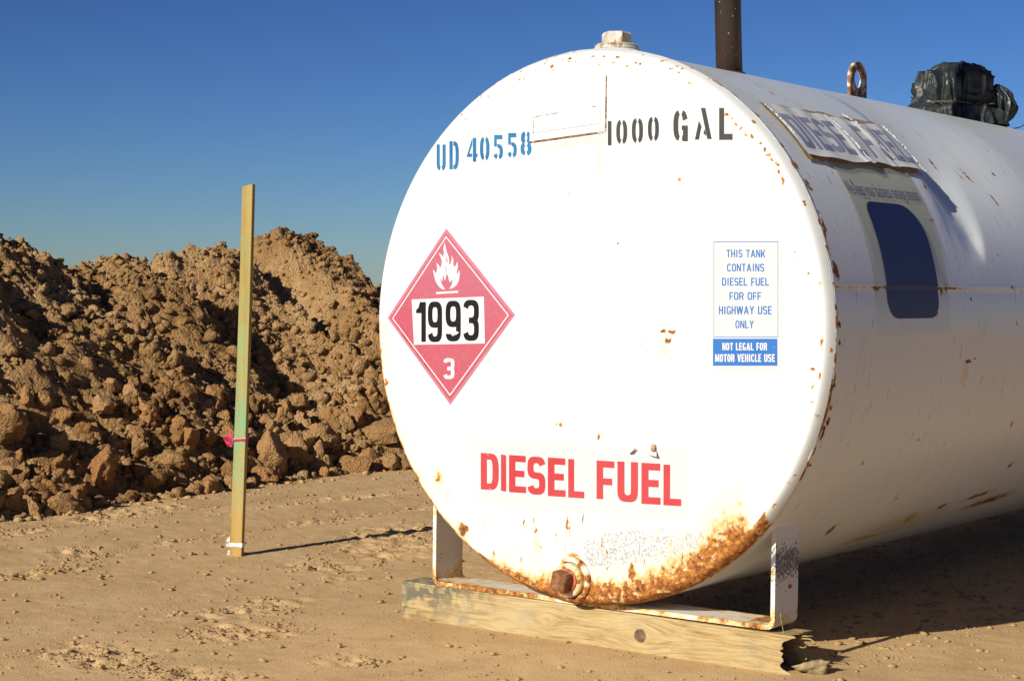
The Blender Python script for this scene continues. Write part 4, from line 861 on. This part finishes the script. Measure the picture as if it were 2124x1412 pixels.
# cracks across it: raised flakes
for k, (s0, s1, ta, tb) in enumerate(((.47, .50, 51, 37), (.66, .76, 52.5, 39), (.0, .01, 51, 41), (.985, .985, 51.0, 36.4))):
    V = []; F = []; r_ = random.Random(k); nn = 34
    for i in range(nn):
        t = i / (nn - 1); v = ta + (tb - ta) * t; s = s0 + (s1 - s0) * t; u = .10 + .57 * s; wd = (.0008 + .0020 * n2(np.array([t * 9. + k]), np.array([1.]))[0]) * (1.9 if k == 1 else .8) * (.4 + r_.random())
        V += [on_barrel(.0028, curl)(u - wd, v, 0), on_barrel(.0030 + .0022 * r_.random(), curl)(u + wd * .3, v + .2, 0), on_barrel(.0028, curl)(u + wd, v, 0)]
    for i in range(nn - 1):
        if r_.random() < .95: F += [[3 * i, 3 * i + 3, 3 * i + 4, 3 * i + 1][::-1], [3 * i + 1, 3 * i + 4, 3 * i + 5, 3 * i + 2][::-1]]
    mk('torn_flake', V, F, M_WHITEV, sl_, smooth=False)

# ------------------------------------------------------------------ saddles: steel strap bent up at both ends
def saddle(y0, y1, zb, half=.445):
    """profile in x,z swept over the strap's width; y0, y1 front edge at the left and right"""
    th_ = .010; top = [(-half + .0, .318)]; prof = []
    path = [(-half, .34), (-half, zb + .020)] + [(-half + .020 * (1 - math.cos(a)), zb + .020 * (1 - math.sin(a))) for a in np.linspace(0, PI / 2, 6)[1:]]
    path += [(-.15, zb), (0, zb - .002), (.15, zb)] + [(half - .020 * (1 - math.cos(a)), zb + .020 * (1 - math.sin(a))) for a in np.linspace(PI / 2, 0, 6)[:-1]] + [(half, zb + .020), (half, .318)]
    pts = []
    for i in range(len(path) - 1):
        (xa, za), (xb, zb_) = path[i], path[i + 1]; k = max(1, int(math.dist(path[i], path[i + 1]) / .008))
        for j in range(k): pts.append((xa + (xb - xa) * j / k, za + (zb_ - za) * j / k))
    pts.append(path[-1]); n = len(pts); nv = 14; wd = .098; V = []; 
    tot = [0]
    for i in range(1, n): tot.append(tot[-1] + math.dist(pts[i], pts[i - 1]))
    for side in (0, 1):
        for i, (x, z) in enumerate(pts):
            a, b = pts[max(i - 1, 0)], pts[min(i + 1, n - 1)]; t = Vector((b[0] - a[0], b[1] - a[1])).normalized(); nx, nz = -t.y, t.x
            ey = max(0, .012 - min(tot[i], tot[-1] - tot[i])) ; yy = y0 + (y1 - y0) * (x + half) / (2 * half)
            for j in range(nv):
                s = j / (nv - 1); V.append((x + .010 + nx * th_ * (side), yy + ey + (wd - 2 * ey) * s, z + nz * th_ * side))
    F = []; o = n * nv
    for i in range(n - 1):
        for j in range(nv - 1):
            a = i * nv + j; F += [[a, a + 1, a + nv + 1, a + nv][::-1], [o + a, o + a + 1, o + a + nv + 1, o + a + nv]]
        for j in (0, nv - 1):
            a = i * nv + j; f = [a, a + nv, o + a + nv, o + a]; F.append(f if j else f[::-1])
    for i in (0, n - 1):
        for j in range(nv - 1):
            a = i * nv + j; f = [a, a + 1, o + a + 1, o + a]; F.append(f if i == 0 else f[::-1])
    VV = np.array(V); A = np.zeros((len(V), 3)); X, Y_, Z = VV.T
    A[:, 0] = .26 * np.exp(-np.minimum(np.abs(Y_ - (y0 + (y1 - y0) * (X + half) / (2 * half))), np.abs(Y_ - wd - (y0 + (y1 - y0) * (X + half) / (2 * half)))) / .006) + .3 * np.exp(-((Z - zb - .02) / .03) ** 2) * (np.abs(X) > half - .06)
    A[:, 0] += .45 * (np.abs(X) < .42) * (Z < .2) * n2(X * 12, Y_ * 20) 
    A[:, 1] = 1.3 * np.exp(-((Z - .225) / .045) ** 2) * (X > .4) + .25 * (Z > .12) + .5 * np.exp(-((Z - .15) / .02) ** 2) * (X < -.4)
    spot(A, Y_, Z, 0, y1 + .06, .17, .02, .003, .5, 1.2); A[:, 2] = .15 * (Z < .2) + .3 * (np.abs(X) < .42) * (Z < .12)
    return V, F, A
V, F, A = saddle(.004, .058, .0855); mk('saddle_strap', V, F, M_STEEL, tank, attrs={'wear': A}, smooth=False)
V, F, A = saddle(2.75, 2.75, .0835); mk('saddle_strap', V, F, M_STEEL, tank, attrs={'wear': A}, smooth=False)

# ------------------------------------------------------------------ timber under the front saddle
def timber(name, L_, loc, rz, rot_end=True):
    nx_, ny_, nz_ = int(L_ / .012), 22, 24; W, H = .089, .100
    V = []; A = []
    ring = [(i / ny_, 0) for i in range(ny_)] + [(1, i / nz_) for i in range(nz_)] + [(1 - i / ny_, 1) for i in range(ny_)] + [(0, 1 - i / nz_) for i in range(nz_)]
    m_ = len(ring)
    for i in range(nx_ + 1):
        x = L_ * i / nx_
        for (yy, zz) in ring:
            # broken end: each fibre ends somewhere else
            xe = x
            if rot_end:
                end = L_ - .022 * float(ss(.15, .35, zz) * ss(.98, .82, zz)) * (1 - .4 * yy) + .030 * float(ss(.25, .05, zz)) * (1 - .5 * yy) - .016 * float(n2(np.array([yy * 6.]), np.array([zz * 8.]))[0]) - .012 * float(n2(np.array([yy * 17.]), np.array([zz * 21.]))[0])
                xe = x if x < L_ - .07 else L_ - .07 + (x - L_ + .07) * (end - L_ + .07) / .07
            rr = .003; cy = yy * W; cz = zz * H
            w_ = .0012 * math.sin(x * 23 + zz * 5) + .0008 * math.sin(x * 61)
            cy += (rr if yy == 0 else -rr if yy == 1 else 0) * (zz in (0, 1)); cz += (rr if zz == 0 else -rr if zz == 1 else 0) * (yy in (0, 1))
            V.append((xe, cy + w_, cz)); A.append((0, 0, 0))
    F = []
    for i in range(nx_):
        for k in range(m_):
            j = (k + 1) % m_; F.append([i * m_ + k, (i + 1) * m_ + k, (i + 1) * m_ + j, i * m_ + j])
    # end caps as sunken grids
    for end in (0, 1):
        base = nx_ * m_ if end else 0; b = len(V); idx = {}
        for k, (yy, zz) in enumerate(ring): idx[(round(yy * ny_), round(zz * nz_))] = base + k
        for a in range(1, ny_):
            for c in range(1, nz_):
                yy, zz = a / ny_, c / nz_
                if end == 0: x = .0; rr = 0
                else:
                    e = min(yy, 1 - yy, zz, 1 - zz) * 2; x = L_ - .02 - (.085 * float(ss(.05, .4, e)) + .035 * float(n2(np.array([yy * 11.]), np.array([zz * 13.]))[0]) + .02 * float(n2(np.array([yy * 27.]), np.array([zz * 31.]))[0]) if rot_end else 0); rr = .95 * float(ss(0, .2, e))
                    x += .05 * float(ss(.75, 1, n2(np.array([yy * 6. + 3]), np.array([zz * 6.]))[0]))
                idx[(a, c)] = len(V); V.append((x, yy * W, zz * H)); A.append((rr, 0, 0))
        for a in range(ny_):
            for c in range(nz_):
                f = [idx[(a, c)], idx[(a + 1, c)], idx[(a + 1, c + 1)], idx[(a, c + 1)]]; F.append(f if end else f[::-1])
    o = mk(name, V, F, M_TIMBER, None, smooth=False, attrs={'wear': np.array(A, float)}); o.location = loc; o.rotation_euler = (0, 0, rz); return o
tm = timber('timber_beam', 1.035, (-.523, -.006, -.0145), math.radians(3.6))
tm.rotation_euler.y = .006
tag(tm, 'pale squared timber with a knot and a rotted broken end, under the tank saddle', 'timber')
# splinter standing off the broken end
for k in range(9):
    yy = rng.uniform(.006, .083); zz = rng.choice([.01, .02, .075, .088]) + rng.uniform(-.004, .004); L0 = rng.uniform(.012, .035)
    tube('splinter', [(1.0, yy, zz), (1.0 + L0 + .01, yy + rng.uniform(-.004, .004), zz + rng.uniform(-.004, .004)), (1.012 + L0 * 1.4, yy + rng.uniform(-.008, .008), zz + rng.uniform(-.008, .004))], rng.uniform(.0009, .0022), M_TIMBER, tm, 4)
sp_ = tube('splinter', sweep([(.99, .02, .085), (.993, .018, .10), (.989, .015, .125), (.985, .017, .142)], 4), .0008, M_TIMBER, tm, 5)
# the chunk broken from that end, lying on the ground
V, F = rock(41, 3, 7, .5); V = V * (1 + .5 * (n3(V * 3.1 + 9) - .5)[:, None] + .35 * (n3(V * 8)[:, None] - .5)); V = V * (1 + .5 * (n3(V * 14)[:, None] - .5)) * np.array([.048, .034, .021]); A = np.zeros((len(V), 3)); A[:, 0] = .6 * ss(.5, .8, n3(V * 70))
fr = mk('wood_fragment', V, F, M_TIMBER, None, smooth=False, attrs={'wear': A}); fr.location = (.520, .108, .013); fr.rotation_euler = (0, -.1, .5); tag(fr, 'crumbly broken chunk of pale wood lying at the rotted end of the timber', 'wood chunk')

# ------------------------------------------------------------------ survey stake
st = empty('wooden_stake', (-1.508, .372, -.03)); tag(st, 'tall wooden survey stake, green painted, with a pink ribbon, standing left of the tank', 'stake')
st.rotation_euler = (0, 0, math.radians(38 - 14))
bm = bmesh.new(); HS = 1.108; W_, D_ = .037, .019; n = 60
rows = []
for i in range(n + 1):
    z = HS * i / n; bow = .004 * math.sin(z * 2.2); tap = 1 - .12 * z
    c = [(-W_ / 2 * tap, -D_ / 2), (W_ / 2 * tap - .001, -D_ / 2), (W_ / 2 * tap, -D_ / 2 + .001), (W_ / 2 * tap, D_ / 2), (-W_ / 2 * tap, D_ / 2)]
    rows.append([bm.verts.new((x + bow + z * .026, y, z + ((-.004, .003, -.006, .002, -.002)[k] if i == n else 0))) for k, (x, y) in enumerate(c)])
for i in range(n):
    for k in range(5): j = (k + 1) % 5; bm.faces.new([rows[i][k], rows[i][j], rows[i + 1][j], rows[i + 1][k]])
bm.faces.new(rows[-1]); bm.faces.new(rows[0][::-1]); bm_obj('stake_body', bm, M_STAKE, st)
def band(name, z, h, m, grow=.0015, tilt=0.):
    V = []; 
    for zz, gr in ((z - h / 2, grow), (z - h / 5, grow * 1.6), (z + h / 4, grow * 1.5), (z + h / 2, grow)):
        cx = .004 * math.sin(zz * 2.2) + zz * .026; tp = 1 - .12 * zz
        for sx, sy in ((-1, -1), (0, -1.0), (1, -1), (1, 1), (-1, 1)):
            pin = .7 if sx == 0 else 1; V.append((cx + sx * (W_ / 2 * tp + gr), sy * (D_ / 2 + gr), z + (zz - z) * pin + tilt * sx))
    F = [[i * 5 + k, i * 5 + (k + 1) % 5, (i + 1) * 5 + (k + 1) % 5, (i + 1) * 5 + k] for i in range(3) for k in range(5)]
    return mk(name, V, F, m, st, smooth=False)
rb = band('ribbon', .370, .011, M_PINK, tilt=.0015)
def tail(name, outline, m, par, z0):
    r = random.Random(7); V = []; F = []; nn = 9
    (ax, az), (bx_, bz_), (cx, cz), (dx, dz) = outline
    for i in range(nn):
        for j in range(nn):
            s, t = i / (nn - 1), j / (nn - 1); x = (ax * (1 - s) + bx_ * s) * (1 - t) + (dx * (1 - s) + cx * s) * t; z = (az * (1 - s) + bz_ * s) * (1 - t) + (dz * (1 - s) + cz * s) * t
            V.append((x, -.006 + .006 * math.sin(s * 7 + t * 5) * s, z0 + z + .0015 * math.sin(j * 2.4)))
    return mk(name, V, grid_faces(nn, nn), m, par, smooth=True)
tail('ribbon_tail', [(-.012, .024), (-.044, -.004), (-.022, -.024), (-.012, -.026)], M_PINK, rb, .372)
tp = band('white_tape', .062, .013, M_TAPE); tail('tape_tail', [(-.018, .024), (-.036, .002), (-.026, -.012), (-.018, -.002)], plain('crumpled clear tape', (.50, .44, .38), .3, .2), tp, .064); tail('tape_end', [(-.019, -.018), (-.027, -.022), (-.026, -.036), (-.018, -.034)], M_TAPE, tp, .064)

# ------------------------------------------------------------------ black bag tied over a fitting
nu, nv = 260, 130; TT, SS = np.meshgrid(np.linspace(0, 2 * PI, nu, endpoint=False), np.linspace(0, 1, nv), indexing='ij')
S_ = [0, .06, .15, .27, .40, .52, .62, .70, .76, .82, .90, 1.0]
Rr = np.interp(SS, S_, [.002, .028, .060, .088, .109, .115, .111, .107, .112, .128, .140, .150])
Zz = np.interp(SS, S_, [.176, .175, .168, .152, .124, .094, .070, .055, .047, .036, .016, -.012])
dx_, dy_ = math.cos(yaw), -math.sin(yaw)
# pleats converge on the tie; crumples elsewhere
wph = TT + .5 * (n2(TT * 2 + 5, SS * 2.0) - .5) * 2
pl1 = 1 - np.abs(((n2(wph * 4.0, SS * .8 + 2)) - .5) * 4); pl2 = 1 - np.abs((n2(wph * 11, SS * 1.6) - .5) * 4)
per = np.minimum(TT, 2 * PI - TT) ; blend = ss(0, .25, per)
fold = (pl1 * .018 + pl2 * .007) * ss(.05, .35, SS) * blend; fold += .010 * (n2(TT * 4, SS * 9) - .5) * blend + .012 * ss(.7, .95, SS) * (n2(TT * 16, SS * 8 + 3) - .5) * blend
lob = 1 + .10 * np.cos(TT - 2.6) * ss(.1, .5, SS) + .12 * np.cos(2 * (TT - .66)) * ss(.6, .9, SS)
Rf = (Rr + fold - .006) * lob; Rf = np.maximum(Rf, .001)
q3 = np.stack([Rf * np.cos(TT), Rf * np.sin(TT), Zz], -1).reshape(-1, 3)
cr = ((1 - np.abs(n3(q3 * 19 + 3) - .5) * 5) * .017 + (1 - np.abs(n3(q3 * 41 + 8) - .5) * 5) * .006).reshape(Rf.shape); Rf = Rf * (1 + cr * 1.7 * ss(.02, .2, SS)) - .002
Xb = Rf * np.cos(TT); Yb = Rf * np.sin(TT); Zb = Zz + cr * .55 * ss(.95, .6, SS)
V = np.stack([Xb, Yb + 1.93, Zb + TZ + TR - .002], -1).reshape(-1, 3); F = grid_faces(nu, nv, True)
# gathered ear on the right
TT2, SS2 = np.meshgrid(np.linspace(0, 2 * PI, 120, endpoint=False), np.linspace(0, 1, 60), indexing='ij')
re = .052 * np.sin(np.clip(SS2, .02, .995) * PI) ** .55 * (1 + .35 * (n2(TT2 * 6, SS2 * 3) - .5) * ss(0, .4, np.minimum(TT2, 2 * PI - TT2)) - .12 * (1 - np.abs((n2(TT2 * 9 + 3, SS2 * 2) - .5) * 4))* ss(0, .4, np.minimum(TT2, 2 * PI - TT2)))
q3 = np.stack([re * np.cos(TT2), re * np.sin(TT2), .13 * SS2], -1).reshape(-1, 3); re = re * (1 + .30 * (.5 - np.abs(n3(q3 * 24 + 5) - .5) * 5).reshape(re.shape)); ez = .118 - .135 * SS2; ex = .128 + re * np.cos(TT2) * .8 - .020 * (1 - SS2) ** 2 * 0 + .012 * np.sin(SS2 * 3); ey = re * np.sin(TT2) * 1.1
V2 = np.stack([ex * dx_ - ey * dy_, ex * dy_ + ey * dx_ + 1.93, ez + TZ + TR - .004], -1).reshape(-1, 3)
V3 = np.concatenate([V, V2]); F = np.concatenate([F[:, ::-1], grid_faces(120, 60, True)[:, ::-1] + len(V)])
bag = mk('plastic_bag', V3, F, M_BAG); tag(bag, 'black plastic bag tied round a fitting on top of the white tank', 'plastic bag')
tw = []
for k in range(60):
    a = 2 * PI * k / 59; r = .112 + .006 * math.sin(a * 5) + .005 * math.sin(a * 11); tw.append((r * math.cos(a), 1.93 + r * math.sin(a), TZ + TR + .047 + .004 * math.sin(a * 3)))
tube('twine', tw, .0022, M_TWINE, bag, 6)
def cyl_top(off, y, zoff=0): return (off * dx_, y + off * dy_, TZ + TR + zoff)
w1 = tube('wire', sweep([cyl_top(.150, 1.93, -.015), cyl_top(.175, 1.93, -.020), cyl_top(.205, 1.93, -.014), cyl_top(.235, 1.93, .012), cyl_top(.26, 1.93, .03)], 8), .0016, M_WIRE); tag(w1, 'thin dark wire running right from the black bag on the tank', 'wire')
w2 = tube('wire', sweep([cyl_top(-.135, 1.93, .045), cyl_top(-.155, 1.93, .03), cyl_top(-.172, 1.93, .012), cyl_top(-.19, 1.93, -.02)], 6), .0014, M_WIRE); tag(w2, 'short dark wire stretched down left of the black bag on the tank', 'wire')

sc.render.engine = 'CYCLES'; sc.cycles.max_bounces = 6
